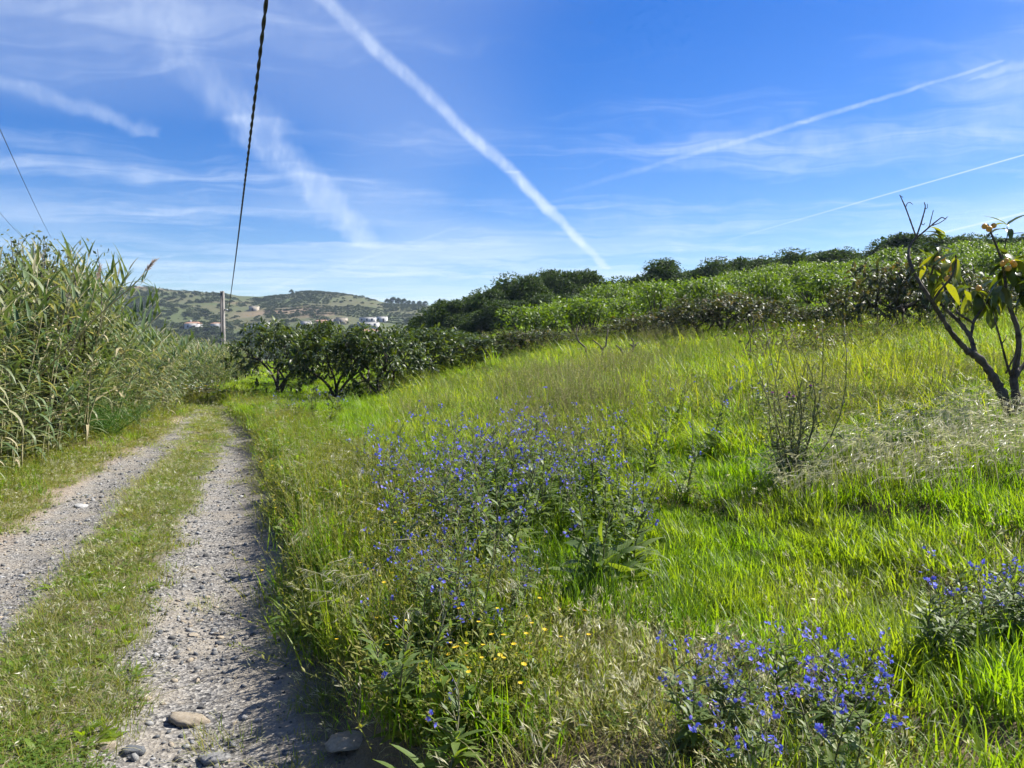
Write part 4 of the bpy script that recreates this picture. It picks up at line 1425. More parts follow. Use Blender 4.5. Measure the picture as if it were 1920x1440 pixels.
def branch(pts, r0, r1, name='branch', parent=None, k=8):
    w = np.array([W(*q) for q in pts])
    t = np.linspace(0, 1, len(w)); tt = np.linspace(0, 1, len(w) * 6)
    # smooth the polyline a little and add knots
    c = np.stack([np.interp(tt, t, w[:, i]) for i in range(3)], 1)
    for _ in range(2): c[1:-1] = .25 * c[:-2] + .5 * c[1:-1] + .25 * c[2:]
    rad = 0.63 * np.linspace(r0, r1, len(c)) * (1 + .10 * np.sin(np.arange(len(c)) * 1.9) + .06 * rng.normal(size=len(c)))
    g = Geo(); g.tube(c, np.abs(rad), k + 2, .5, jit=.09)
    return add(name, g.mesh(name, M['bark'], True), e if parent is None else parent)


branch([(1898, 830, 0), (1893, 780, 0), (1880, 738, .02), (1862, 705, .03), (1836, 671, .02), (1812, 657, 0)], .060, .042, 'trunk')
branch([(1904, 830, .05), (1907, 760, .06), (1900, 712, .08), (1904, 690, .1)], .058, .042, 'trunk')
branch([(1815, 659, 0), (1797, 640, -.05), (1780, 619, -.1), (1757, 581, -.15), (1735, 547, -.15), (1712, 510, -.1), (1703, 482, -.05), (1705, 462, 0), (1718, 443, 0)], .034, .014)
branch([(1828, 668, 0), (1825, 650, .05), (1819, 630, .1), (1799, 603, .15), (1776, 583, .2), (1752, 556, .2), (1742, 528, .2), (1752, 495, .2), (1762, 460, .2)], .032, .010)
branch([(1820, 632, .1), (1826, 600, .18), (1847, 572, .25), (1866, 540, .3), (1872, 520, .3)], .020, .009)
branch([(1826, 606, .16), (1800, 590, .1), (1792, 586, .08)], .016, .012)
branch([(1757, 581, -.15), (1748, 566, -.2), (1762, 545, -.25), (1785, 520, -.3), (1793, 492, -.3), (1792, 478, -.3)], .016, .010)
branch([(1904, 690, .1), (1911, 650, .1), (1908, 615, .1), (1896, 585, .1), (1886, 555, .1), (1885, 525, .1), (1878, 486, .1), (1862, 446, .1), (1852, 420, .1)], .036, .008)
branch([(1899, 712, .1), (1890, 690, .05), (1878, 645, 0), (1868, 610, -.05), (1862, 585, -.05)], .018, .007)
branch([(1900, 705, .1), (1902, 690, 0), (1910, 660, -.05), (1909, 640, -.05)], .015, .010)
branch([(1898, 716, .08), (1915, 690, .15), (1945, 655, .2), (1975, 600, .2), (1990, 540, .2)], .030, .012)
branch([(1945, 655, .2), (1950, 600, .1), (1935, 560, 0), (1940, 520, 0)], .020, .009)
branch([(1886, 700, .05), (1897, 678, .0), (1912, 655, 0)], .012, .008)
tw = branch([(1718, 445), (1707, 414), (1698, 389), (1692, 376), (1687, 365)], .010, .005, 'twig', k=5)
branch([(1698, 389), (1701, 381), (1706, 379), (1711, 383)], .005, .004, 'twig', k=5)
branch([(1687, 367), (1690, 368), (1693, 370)], .004, .003, 'twig', k=5)
branch([(1718, 445), (1727, 419), (1734, 394), (1735, 386), (1733, 379)], .010, .005, 'twig', k=5)
branch([(1734, 392), (1739, 390), (1739, 382)], .005, .003, 'twig', k=5)
branch([(1719, 446), (1741, 427), (1758, 413), (1766, 407), (1774, 411)], .010, .005, 'twig', k=5)
branch([(1742, 426), (1746, 410), (1750, 394)], .006, .004, 'twig', k=5)
branch([(1748, 423), (1762, 418), (1771, 412), (1777, 406)], .006, .004, 'twig', k=5)
branch([(1727, 419), (1732, 422), (1734, 418)], .005, .003, 'twig', k=5)
branch([(1878, 486, .1), (1886, 455, .1), (1890, 436, .1), (1888, 425, .1)], .008, .004, 'twig', k=5)
branch([(1889, 440, .1), (1905, 437, .1), (1919, 436, .1)], .005, .003, 'twig', k=5)
LN = []
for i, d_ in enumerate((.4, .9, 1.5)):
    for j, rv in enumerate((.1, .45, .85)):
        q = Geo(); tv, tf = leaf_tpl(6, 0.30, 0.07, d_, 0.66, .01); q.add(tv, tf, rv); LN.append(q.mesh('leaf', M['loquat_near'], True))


def tuft(px, py, dy, n, bright, down=.4, ln=(.15, .24), ang=None):
    c = W(px, py, dy)
    for i in range(n):
        a = rng.uniform(0, 6.28) if ang is None else ang + rng.normal(0, .5)
        d = np.array([[math.cos(a), math.sin(a) * .7, rng.uniform(-.3, .8) - down]])
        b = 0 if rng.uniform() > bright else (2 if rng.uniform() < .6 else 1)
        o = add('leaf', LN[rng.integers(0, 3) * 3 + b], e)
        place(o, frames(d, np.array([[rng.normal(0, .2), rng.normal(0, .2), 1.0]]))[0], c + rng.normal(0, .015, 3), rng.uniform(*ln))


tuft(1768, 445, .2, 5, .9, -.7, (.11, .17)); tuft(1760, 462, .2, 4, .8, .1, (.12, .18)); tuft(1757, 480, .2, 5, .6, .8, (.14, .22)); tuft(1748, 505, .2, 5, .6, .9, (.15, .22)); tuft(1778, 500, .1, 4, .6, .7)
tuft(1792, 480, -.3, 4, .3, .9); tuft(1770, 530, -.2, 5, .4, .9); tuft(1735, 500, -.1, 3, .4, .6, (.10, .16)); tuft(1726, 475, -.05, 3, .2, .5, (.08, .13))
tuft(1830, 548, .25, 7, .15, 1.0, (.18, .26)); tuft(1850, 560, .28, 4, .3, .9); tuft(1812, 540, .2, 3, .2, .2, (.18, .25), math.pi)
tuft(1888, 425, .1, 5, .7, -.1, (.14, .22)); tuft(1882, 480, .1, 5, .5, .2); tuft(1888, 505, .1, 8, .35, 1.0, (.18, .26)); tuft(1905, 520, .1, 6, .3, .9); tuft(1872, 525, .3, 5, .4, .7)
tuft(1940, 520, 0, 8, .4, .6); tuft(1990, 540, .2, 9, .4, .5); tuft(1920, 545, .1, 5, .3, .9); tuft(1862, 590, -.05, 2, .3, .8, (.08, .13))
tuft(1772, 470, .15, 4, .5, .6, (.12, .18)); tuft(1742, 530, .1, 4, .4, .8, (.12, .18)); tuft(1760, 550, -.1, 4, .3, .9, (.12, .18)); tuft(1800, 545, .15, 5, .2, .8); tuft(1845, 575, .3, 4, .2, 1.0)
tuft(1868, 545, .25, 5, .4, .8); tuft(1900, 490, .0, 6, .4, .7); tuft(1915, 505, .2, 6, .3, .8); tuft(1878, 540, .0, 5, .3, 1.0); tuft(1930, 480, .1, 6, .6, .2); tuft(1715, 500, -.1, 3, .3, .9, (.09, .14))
for a_, b_ in (((1735, 547), (1722, 532)), ((1722, 525), (1734, 512)), ((1799, 603), (1790, 575)), ((1847, 572), (1838, 548)), ((1862, 446), (1850, 440)), ((1896, 585), (1912, 570)), ((1886, 555), (1868, 548)), ((1878, 645), (1888, 628)), ((1868, 610), (1858, 600)), ((1757, 581), (1740, 578)), ((1911, 622), (1926, 600))):
    branch([(*a_, .1), ((a_[0] + b_[0]) / 2 + rng.normal(0, 3), (a_[1] + b_[1]) / 2, .1), (*b_, .1 + rng.normal(0, .1))], .008, .004, 'twig', k=5)
FR = []
for i in range(2):
    q = Geo(); nth, nph = 8, 10
    vs_, fs_ = [], []
    for a in range(nth + 1):
        th = math.pi * a / nth; z = -math.cos(th) * (1.12 if a < nth / 2 else .98); r = math.sin(th) * (1 + .06 * math.cos(th + .5))
        for b in range(nph): vs_.append((r * math.cos(b * 6.283 / nph), r * math.sin(b * 6.283 / nph), z))
    for a in range(nth):
        for b in range(nph): fs_.append((a * nph + b, a * nph + (b + 1) % nph, (a + 1) * nph + (b + 1) % nph, (a + 1) * nph + b))
    q.add(np.array(vs_), np.array(fs_)); FR.append(q.mesh('fruit', M['fruit'], True))
cal = Geo(); cal.tube([(0, 0, .9), (0, 0, 1.15)], [.35, .18], 5, .5); CAL = cal.mesh('calyx', M['dead'])
for px, py, dy in ((1759, 486, .1), (1768, 484, .12), (1783, 500, .05), (1778, 504, .08), (1787, 514, .0), (1776, 522, .0), (1880, 494, -.02), (1887, 488, -.05), (1899, 492, -.03), (1891, 503, -.04), (1902, 496, .02),
                   (1846, 424, .08), (1863, 423, .1), (1855, 429, .06), (1835, 540, .2)):
    o = add('fruit', FR[0], e)
    place(o, frames(sph(1) + np.array([[0, 0, .0]]), np.array([[0, 0, 1.0]]))[0], W(px, py, dy), rng.uniform(.019, .024))
    add('calyx', CAL, o)
tag(e, 'sparse loquat tree with bare twigs, few leaves and orange fruit in silvery grass', 'tree')
# ------------------------------------------------------------------ blue flowering alkanet plants
AL = [leaf_tpl(6, wd_, 0.06, dr_, 0.72, .006) for wd_, dr_ in ((0.26, 0.5), (0.22, 0.9), (0.30, 1.3))]
ALM = []
for tp in AL:
    for rv in (.1, .5, .9):
        q = Geo(); q.add(tp[0], tp[1], rv); ALM.append(q.mesh('leaf', M['alk_leaf'], True))


def blossom(g, c, n, spread, rs, size=.0105):
    """a head of small five-petalled flowers among mauve buds"""
    for _ in range(n):
        q = c + rs.normal(0, spread, 3) * np.array([1, 1, .7])
        ax = rs.normal(0, .5, 3) + np.array([-.15, -.55, .6]); ax /= np.linalg.norm(ax)
        a = np.arange(5) * 1.2566 + rs.uniform(0, 6)
        s_ = np.cross(ax, [0.3, 0.2, 1.0]); s_ /= np.linalg.norm(s_); t_ = np.cross(ax, s_)
        d = np.cos(a)[:, None] * s_ + np.sin(a)[:, None] * t_ + ax * .25
        rhombs(g, np.tile(q, (5, 1)), d, np.tile(ax, (5, 1)), np.full(5, size * rs.uniform(.85, 1.2)), np.full(5, size * .95), 0, rs)
    nb = int(n * 1.6) + 2
    loc = c + rs.normal(0, spread * .9, (nb, 3)) - np.array([0, 0, .006])
    d = sph(nb, rs) * .6 + np.array([0, 0, .8])
    for _ in range(2): rhombs(g, loc, d, sph(nb, rs), rs.uniform(.010, .016, nb), rs.uniform(.004, .006, nb), 1, rs)


HEADS = []
for i in range(6):
    q = Geo(); rs_ = np.random.default_rng(300 + i); blossom(q, np.zeros(3), 2 + i // 2 + i % 2, .012 + .0012 * i, rs_)
    HEADS.append(q.mesh('flower_head', [M['blue'], M['bud']]))
FADED = []
for i in range(2):
    q = Geo(); rs_ = np.random.default_rng(320 + i); blossom(q, np.zeros(3), 1, .012, rs_)
    FADED.append(q.mesh('flower_head', [M['blue'], M['bud']]))


def alkanet_plan(seed, h, nstem=2, nleaf=9, leaf=(.13, .26), heads=8, spread=.20):
    rs = np.random.default_rng(seed)
    gs, gf = Geo(), Geo()
    hd, lv = [], []
    for s in range(nstem):
        a = rs.uniform(0, 6.28); l_ = rs.uniform(.05, spread)
        top = np.array([l_ * math.cos(a), l_ * math.sin(a), h * rs.uniform(.75, 1.0)])
        pts = limb(gs, (0, 0, -.02), top, .0055, .0028, .05, 5, 7, 0, rs)
        nb = heads // nstem + 1
        for j in range(nb):
            t = rs.uniform(.5, .98) if j else 1.0
            p0 = np.array([np.interp(t, np.linspace(0, 1, 7), pts[:, k]) for k in range(3)])
            b = rs.uniform(0, 6.28); ln = rs.uniform(.07, .2) * (1.3 - t * .6)
            p1 = p0 + np.array([math.cos(b) * ln, math.sin(b) * ln, ln * rs.uniform(.5, 1.3)])
            limb(gs, p0, p1, .0028, .0016, .10, 4, 4, 0, rs)
            hd.append((p1, rs.uniform(.8, 1.25)))
            n = 4
            t2 = rs.uniform(.2, 1, n)[:, None]
            rhombs(gf, p0 + (p1 - p0) * t2, sph(n, rs) + (p1 - p0) / ln * .8, np.tile([0, 0, 1.0], (n, 1)), rs.uniform(.025, .055, n), rs.uniform(.008, .014, n), 0, rs)
        n = 46
        t = rs.uniform(.05, .95, n)
        loc = np.stack([np.interp(t, np.linspace(0, 1, 7), pts[:, k]) for k in range(3)], 1)
        b = rs.uniform(0, 6.28, n)
        d = np.stack([np.cos(b), np.sin(b), rs.uniform(.2, 1.3, n)], 1)
        gf.stamp(leaf_tpl(3, .26, .06, .7, .7), frames(d, np.tile([0, 0, 1.0], (n, 1))), loc, rs.uniform(.075, .16, n) * (1.25 - t * .7), rs.uniform(0, 1, n), 0)
    for j in range(nleaf):
        b = j * 2.4 + rs.normal(0, .3); up = rs.uniform(.35, 1.7)
        z = h * rs.uniform(0.0, .45)
        lv.append((np.array([[math.cos(b), math.sin(b), up]]), np.array([.01 * math.cos(b), .01 * math.sin(b), z]), rs.uniform(*leaf) * (1.1 - z / h * .8), int(rs.integers(0, 9))))
    return gs.mesh('stem', M['alk_stem'], True), gf.mesh('foliage', M['alk_leaf']), hd, lv


def alkanet(plan, loc, rz, s, label, group, nh=None, faded=.2, vig=1.0):
    e = empty('alkanet_plant', loc, rz, s)
    e.rotation_euler = (rng.normal(0, .07), rng.normal(0, .07), rz)
    add('stem', plan[0], e)
    tag(add('foliage', plan[1], e), kind='stuff')
    for p1, k in plan[2][:nh]:
        o = add('flower_head', (FADED if rng.uniform() < faded else HEADS)[rng.integers(0, 2 if False else 2)] if rng.uniform() < faded else HEADS[rng.integers(0, 6)], e, tuple(p1))
        o.rotation_euler = (rng.normal(0, .3), rng.normal(0, .3), rng.uniform(0, 6.28)); o.scale = (k * vig,) * 3
    for d, l_, ln, mi in plan[3]:
        o = add('leaf', ALM[mi], e)
        place(o, frames(d, np.array([[0, 0, 1.0]]))[0], l_, ln)
    return tag(e, label, 'plant', group)


TALLA = [alkanet_plan(400 + i, .88, 3, 11, (.15, .28), 11, .28) for i in range(6)]
SHORTA = [alkanet_plan(420 + i, .46, 3, 7, (.10, .18), 14, .16) for i in range(5)]


def spot(x, y): return np.array([x, y, float(H(x, y)) - .02])


# the big clump in the middle
cl = []
while len(cl) < 46:
    x, y = rng.uniform(-1.4, 0.95), rng.uniform(3.95, 6.4)
    if x < float(xr(y)) + 0.6 or x > 0.85 - .12 * abs(y - 5.0) or (x > .12 and y < 4.9): continue
    if min([math.hypot(x - a, y - b) for a, b in cl] + [9]) < .19: continue
    cl.append((x, y))
for i, (x, y) in enumerate(sorted(cl, key=lambda q: q[1])):
    lb = 'tall blue flowered alkanet inside the big clump beside the track'
    alkanet(TALLA[i % 6], spot(x, y), rng.uniform(0, 6.28), rng.uniform(.66, .95) * (0.85 if x < -.55 else 1), lb, 'alkanet plants of the big clump', faded=.25)
# the leafy front right of the clump: big sunlit leaves
BIGL = alkanet_plan(450, .58, 2, 18, (.26, .40), 6, .2)
alkanet(BIGL, spot(0.50, 4.05), 0.6, 1.0, 'alkanet with very large sunlit yellow green leaves at the front of the clump', None, 4)
alkanet(BIGL, spot(0.68, 4.35), 2.6, .9, 'alkanet with pale upturned leaves at the right corner of the clump', None, 4)
# a few broad leaves that catch the sun from behind
e = bpy.data.objects['alkanet_plant.046']
for px_, py_, ang_, ln_ in ((1130, 1078, .35, .22), (1140, 1055, -.5, .26), (1110, 1100, .9, .19), (1095, 1085, 1.25, .16), (1175, 1085, -.3, .18), (1085, 1050, 1.7, .14), (1130, 1020, 1.9, .15), (1160, 1040, .6, .15)):
    o = add('leaf', ALM[int(rng.integers(0, 2)) * 3 + 2], e)
    fr_ = frames(np.array([[math.cos(ang_), -.1, math.sin(ang_)]]), np.array([[-1.0, -.8, -.1]]) + rng.normal(0, .3, (1, 3)))[0]
    wl = Matrix.Translation(Vector(P(px_, py_, 3.95))) @ Matrix([[*(fr_[i] * ln_), 0] for i in range(3)] + [[0, 0, 0, 1]])
    bpy.context.view_layer.update()
    o.matrix_basis = e.matrix_world.inverted() @ wl
# lower plants in front of it
for x, y, s, k, lb in ((-0.36, 2.75, .95, 0, 'single upright alkanet with a pale stem in the near foreground weeds'),
                       (-0.62, 3.35, .8, 1, 'small alkanet drooping from the bank above the shaded track edge'),
                       (-0.42, 3.75, .9, 2, 'alkanet with grey felted leaves at the front left of the clump'),
                       (-0.78, 3.85, .8, 3, 'small alkanet among weeds left of the clump'),
                       (0.02, 3.7, .8, 4, 'short alkanet in front of the dark shade of the clump')):
    alkanet(SHORTA[k], spot(x, y), rng.uniform(0, 6.28), s, lb, None, 7)
for i in range(15):
    x, y = -1.05 + .08 * i + rng.normal(0, .05), rng.uniform(3.05, 4.1)
    if x < float(xr(y)) + .5: x = float(xr(y)) + .5 + rng.uniform(0, .2)
    alkanet(TALLA[i % 6], spot(x, y), rng.uniform(0, 6.28), rng.uniform(.5, .68), 'lower alkanet at the front skirt of the big clump', 'alkanets at the front skirt of the clump', 7, .35)
LOWL = alkanet_plan(460, .36, 1, 11, (.16, .24), 4, .16)
alkanet(LOWL, spot(-0.25, 2.28), 1.0, 1.0, 'low alkanet with broad grey green leaves at the bottom edge', None, 3)
# bottom right carpet
for i, (px, Y, lb) in enumerate(((1310, 2.45, 'leftmost low alkanet of the blue carpet at the bottom right'), (1360, 2.62, 'low alkanet at the upper left of the blue carpet at the bottom right'),
                                 (1420, 2.42, 'low alkanet left of the middle of the blue carpet at the bottom right'), (1500, 2.62, 'low alkanet at the top middle of the blue carpet at the bottom right'),
                                 (1545, 2.36, 'low alkanet in the middle of the blue carpet at the bottom right'), (1592, 2.6, 'low alkanet at the upper right of the blue carpet at the bottom right'),
                                 (1645, 2.46, 'rightmost low alkanet of the blue carpet at the bottom right'), (1400, 2.15, 'low alkanet cut by the bottom edge left in the blue carpet'),
                                 (1570, 2.15, 'low alkanet cut by the bottom edge right in the blue carpet'))):
    alkanet(SHORTA[i % 5], G(px, Y - .17), rng.uniform(0, 6.28), rng.uniform(.55, .66), lb, 'low blue alkanets at the bottom right', None, .12, 1.2)
for i, (px, Y, lb) in enumerate(((1745, 2.75, 'small alkanet alone in the grass right of the blue carpet'), (1845, 2.78, 'alkanet at the left of the group by the right edge'), (1880, 2.98, 'alkanet at the back of the group by the right edge'),
                                 (1915, 2.8, 'alkanet in the middle of the group by the right edge'), (1960, 2.9, 'alkanet cut by the right edge of the picture'))):
    alkanet(SHORTA[(i + 2) % 5], G(px, Y - .1), rng.uniform(0, 6.28), rng.uniform(.55, .66), lb, 'blue alkanets at the right edge', 8 if i else 4, .15, 1.1)
# scattered ones in the grass beyond
SCAT = ((1290, 5.6), (1340, 6.8), (1180, 7.4), (1270, 8.2), (1000, 7.6), (1420, 7.9), (1080, 8.3), (740, 7.3), (820, 7.8), (900, 7.2), (1215, 6.4), (700, 6.6))
for i, (px, Y) in enumerate(SCAT):
    alkanet(TALLA[i % 6], G(px, Y), rng.uniform(0, 6.28), rng.uniform(.62, .85), 'lone blue alkanet in the grass behind the big clump, %s from the left' % NUM[sorted(SCAT).index((px, Y)) + 1], 'alkanets scattered behind the clump', 7, .3)
SCAT2 = ((530, 14.4), (560, 13.5), (590, 14.2), (620, 13.2), (640, 14.6))
for i, (px, Y) in enumerate(SCAT2):
    alkanet(SHORTA[i % 5], G(px, Y), rng.uniform(0, 6.28), rng.uniform(.9, 1.1), 'greyish alkanet in short grass before the dark loquats, %s from the left' % NUM[i + 1], 'alkanets before the dark loquats', 7, .6)

# ------------------------------------------------------------------ thistle
e = empty('thistle', G(1482, 5.55))
gs, gf = Geo(), Geo()
rs = np.random.default_rng(9)
heads = []
for i in range(13):
    a = rs.uniform(0, 6.28); r = rs.uniform(.05, .36); hh = rs.uniform(.55, 1.2)
    tip = np.array([r * math.cos(a), r * math.sin(a), hh])
    pts = limb(gs, (rs.normal(0, .02), rs.normal(0, .02), -.02), tip, .006, .002, .06, 5, 7, 0, rs)
    heads.append(tip)
    n = 120
    t = rs.uniform(.05, 1.0, n) * np.where(rs.uniform(0, 1, n) < .8, .66, 1)
    loc = np.stack([np.interp(t, np.linspace(0, 1, 7), pts[:, k]) for k in range(3)], 1)
    d = sph(n, rs) + np.array([0, 0, .3])
    loc = loc + d * rs.uniform(0, .05, n)[:, None]
    rhombs(gf, loc, d, sph(n, rs), rs.uniform(.03, .075, n), rs.uniform(.006, .016, n), 0, rs)
tag(add('stems', gs.mesh('stem', M['alk_stem'], True), e), kind='stuff')
tag(add('foliage', gf.mesh('foliage', M['thistle']), e), kind='stuff')
for px, py in ((1480, 738), (1488, 745), (1476, 746), (1520, 725), (1448, 738)):
    q = Geo(); n = 40
    q.tube([(0, 0, -.018), (0, 0, -.008), (0, 0, .004)], [.005, .010, .008], 7, .4, 0)
    d = sph(n, rs) * .7 + np.array([0, 0, .9])
    rhombs(q, np.zeros((n, 3)), d, sph(n, rs), rs.uniform(.014, .02, n), rs.uniform(.003, .005, n), 1, rs)
    o = add('flower_head', q.mesh('flower_head', [M['thistle'], M['purple']]), e, tuple(P(px, py, 5.5) - np.array(e.location)))
    lk = Geo(); b_ = P(px, py, 5.5) - np.array(e.location); limb(lk, b_ - np.array([0, 0, .015]), (b_[0] * .5, 0, b_[2] * .55), .002, .003, .05, 4, 5); add('flower_stalk', lk.mesh('stem', M['alk_stem']), e)
tag(e, 'grey prickly thistle with a few purple heads in the tall grass', 'plant')

# ------------------------------------------------------------------ fennel, daisies, yellow flowers
e = empty('fennel', G(188, 13.2))
gs, gf = Geo(), Geo()
for i in range(34):
    a = rng.uniform(0, 6.28); r = rng.uniform(.05, .75); hh = rng.uniform(.35, .95) * (1.05 - .4 * r)
    tip = np.array([r * math.cos(a) * 1.2, r * math.sin(a), hh])
    pts = limb(gs, (rng.normal(0, .15), rng.normal(0, .1), 0), tip, .006, .002, .08, 4, 6)
    n = 150
    t = rng.uniform(.15, 1.05, n)
    loc = np.stack([np.interp(t, np.linspace(0, 1, 6), pts[:, k]) for k in range(3)], 1) + rng.normal(0, .05, (n, 3))
    gf.stamp(QUAD, frames(sph(n) + np.array([0, 0, .6]), sph(n)), loc, np.stack([np.full(n, .0035), rng.uniform(.05, .11, n), np.ones(n)], 1), rng.uniform(0, 1, n), 0)
tag(add('stems', gs.mesh('stem', M['fennel']), e), kind='stuff')
tag(add('foliage', gf.mesh('foliage', M['fennel']), e), kind='stuff')
tag(e, 'feathery bright green fennel at the foot of the reeds', 'plant')
e = empty('crown_daisy_plant', G(372, 22.3))
gs, gf = Geo(), Geo()
for i in range(60):
    b = np.array([rng.normal(0, .35), rng.normal(0, .3), 0]); tip = b + np.array([rng.normal(0, .1), rng.normal(0, .1), rng.uniform(.35, .75)])
    stick(gs, b, tip, .004, .5)
    n = 9
    rhombs(gs, b + (tip - b) * rng.uniform(.1, .9, n)[:, None], sph(n) + np.array([0, 0, .5]), sph(n), rng.uniform(.04, .08, n), rng.uniform(.012, .02, n), 0)
    a = np.arange(8) * .785
    rhombs(gf, np.tile(tip, (8, 1)), np.stack([np.cos(a), np.sin(a) - .2, np.full(8, .35)], 1), np.tile([0, -.5, 1.0], (8, 1)), np.full(8, .035), np.full(8, .02), int(i % 3 == 0))
tag(add('stems', gs.mesh('stem', M['weed']), e), kind='stuff')
tag(add('flowers', gf.mesh('flowers', [M['white'], M['yellow']]), e), kind='stuff')
tag(e, 'clump of pale daisies where the left rut meets the reeds', 'plant')
YF = []
q = Geo(); a = np.arange(11) * .571
rhombs(q, np.zeros((11, 3)), np.stack([np.cos(a), np.sin(a), np.full(11, .3)], 1), np.tile([0, 0, 1.0], (11, 1)), np.full(11, .014), np.full(11, .007), 0)
rhombs(q, np.zeros((7, 3)), np.stack([np.cos(a[:7] * 1.5), np.sin(a[:7] * 1.5), np.full(7, .9)], 1), np.tile([0, 0, 1.0], (7, 1)), np.full(7, .008), np.full(7, .006), 0)
YM = q.mesh('blossom', M['yellow'])
for px, py, Y, lb in ((1047, 1212, 3.55, 'left one of two yellow flowers in the grass below the clump'), (1096, 1210, 3.5, 'right one of two yellow flowers in the grass below the clump'),
                      (902, 1400, 2.62, 'yellow flower beside blue alkanet near the bottom edge'), (850, 1352, 2.7, 'small yellow flower against the shade at the bottom centre'),
                      (968, 1190, 3.7, 'yellow flower at the dark foot of the clump')):
    b_ = G(px, Y); t_ = P(px, py, Y)
    if t_[2] < b_[2] + .05: t_[2] = b_[2] + .12
    e = empty('yellow_flower', b_)
    g = Geo(); limb(g, (0, 0, 0), t_ - b_, .0018, .0014, .05, 4, 4); add('stem', g.mesh('stem', M['weed']), e)
    o = add('blossom', YM, e, tuple(t_ - b_)); o.rotation_euler = (.5, .1, rng.uniform(0, 6))
    tag(e, lb, 'flower')

# ------------------------------------------------------------------ bare saplings and brush on the slope
for px, Y, pts, lb in (
        (1104, 21, [[(1104, 672), (1098, 652), (1085, 640), (1080, 628), (1082, 615)]], 'thin bare curved sapling, left of three on the slope'),
        (1129, 21, [[(1129, 668), (1130, 655), (1136, 648), (1138, 630), (1140, 618)], [(1130, 656), (1122, 645), (1112, 638)]], 'bare forked sapling, middle of three on the slope'),
        (1180, 20, [[(1174, 668), (1165, 655), (1155, 647)], [(1182, 668), (1187, 655), (1188, 640), (1183, 634)], [(1187, 650), (1180, 644)], [(1187, 652), (1196, 642)]], 'low bare forked sapling, right of three on the slope'),
        (1345, 19, [[(1352, 655), (1345, 640), (1340, 632), (1350, 625)]], 'bare twig sticking up below the row of brown bushes')):
    b_ = G(px, Y)
    e = empty('bare_sapling', b_)
    for j, pl in enumerate(pts):
        w = np.array([P(a, b, Y + .05 * j) for a, b in pl]) - b_
        w[0, 2] = min(w[0, 2], 0.0) if j == 0 else w[0, 2]
        g = Geo(); g.tube(w, np.linspace(.035, .014, len(w)), 5); add('trunk' if j == 0 else 'branch', g.mesh('branch', M['dead'], True), e)
    tag(e, lb, 'sapling')
b_ = G(1500, 13.0)
e = empty('brush_heap', b_)
for i in range(20):
    a = np.array([rng.uniform(-1.0, 1.0), rng.uniform(-.5, .5), rng.uniform(0, .3)]); b = a + np.array([rng.normal(0, .5), rng.normal(0, .3), rng.uniform(.05, .75)])
    g = Geo(); limb(g, a, b, .016, .005, .1, 5, 5); add('branch', g.mesh('branch', M['dead'], True), e)
gf = Geo(); n = 1300
loc = np.stack([rng.normal(.15, .55, n), rng.normal(0, .3, n), np.abs(rng.normal(.35, .22, n))], 1)
gf.stamp(LOQ[2], frames(sph(n), sph(n)), loc, rng.uniform(.05, .13, n), rng.uniform(.4, 1, n), 0)
tag(add('dry_leaves', gf.mesh('dry_leaves', M['loquat_dry']), e), kind='stuff')
tag(e, 'tangled heap of dead branches and dry leaves in the tall grass', 'brush')

# ------------------------------------------------------------------ stones on the track
def rock(px, py, size, flat, mat, lb, group=None, sub=2, jag=.22, sink=.42):
    x, y = None, None
    d = ray(px, py); t = 1.0
    for _ in range(40):                                   # where this line of sight meets the ground
        p_ = np.array([0, 0, CAMZ]) + d * t
        t += (p_[2] - float(H(p_[0], p_[1]))) / -d[2] * .8
    p_ = np.array([0, 0, CAMZ]) + d * t
    o = add('stone', proto_stone(sub, flat, jag, mat, 'stone'), loc=(p_[0], p_[1], float(H(p_[0], p_[1])) + size * flat * (.5 - sink)))
    o.scale = (size,) * 3; o.rotation_euler = (rng.normal(0, .1), rng.normal(0, .1), rng.uniform(-.4, .4))
    return tag(o, lb, 'stone', group)


rock(356, 1352, .20, .30, 'tan', 'large flat tan stone half buried in the gravel of the right rut')
rock(198, 1402, .085, .6, 'tan', 'yellowish stone at the bottom edge of the right rut')
rock(655, 1395, .22, .3, 'tan', 'big sandy boulder in the shade of the bank at the bottom')
rock(272, 1312, .06, .5, 'tan', 'small pale yellow stone above and left of the large flat one')
rock(362, 1192, .055, .5, 'tan', 'small cream stone in the middle of the right rut')
rock(412, 1196, .05, .45, 'tan', 'flat cream stone just right of another in the right rut')
rock(300, 1188, .03, .7, 'grey', 'single black stone in the right rut')
rock(75, 1158, .05, .5, 'stone', 'white stone at the inner edge of the left rut')
rock(365, 1142, .035, .6, 'stone', 'small bright white pebble in the right rut')
rock(153, 950, .15, .3, 'stone', 'flat blue grey stone in the left rut')
rock(163, 930, .10, .35, 'stone', 'pale flat stone behind the blue grey one in the left rut')
rock(190, 990, .09, .6, 'grey', 'dark angular stone at the right side of the left rut')
rock(400, 1425, .14, .35, 'stone', 'grey slab at the very bottom of the right rut')
rock(250, 1412, .10, .5, 'grey', 'upright grey stone among grass tufts at the bottom of the track')
for i in range(34):
    px, py = rng.uniform(160, 560), rng.uniform(1100, 1430)
    if px < 420 - (py - 1000) * .5: continue
    rock(px, py, rng.uniform(.022, .05), rng.uniform(.45, .7), ('stone', 'stone', 'tan', 'grey')[i % 4], 'fist sized or smaller loose stone in the right rut', 'loose stones in the right rut', 1, .2)
for i in range(16):
    px, py = rng.uniform(20, 200), rng.uniform(930, 1090)
    rock(px, py, rng.uniform(.03, .06), rng.uniform(.45, .7), ('stone', 'grey')[i % 2], 'loose grey stone in the left rut', 'loose stones in the left rut', 1, .2)

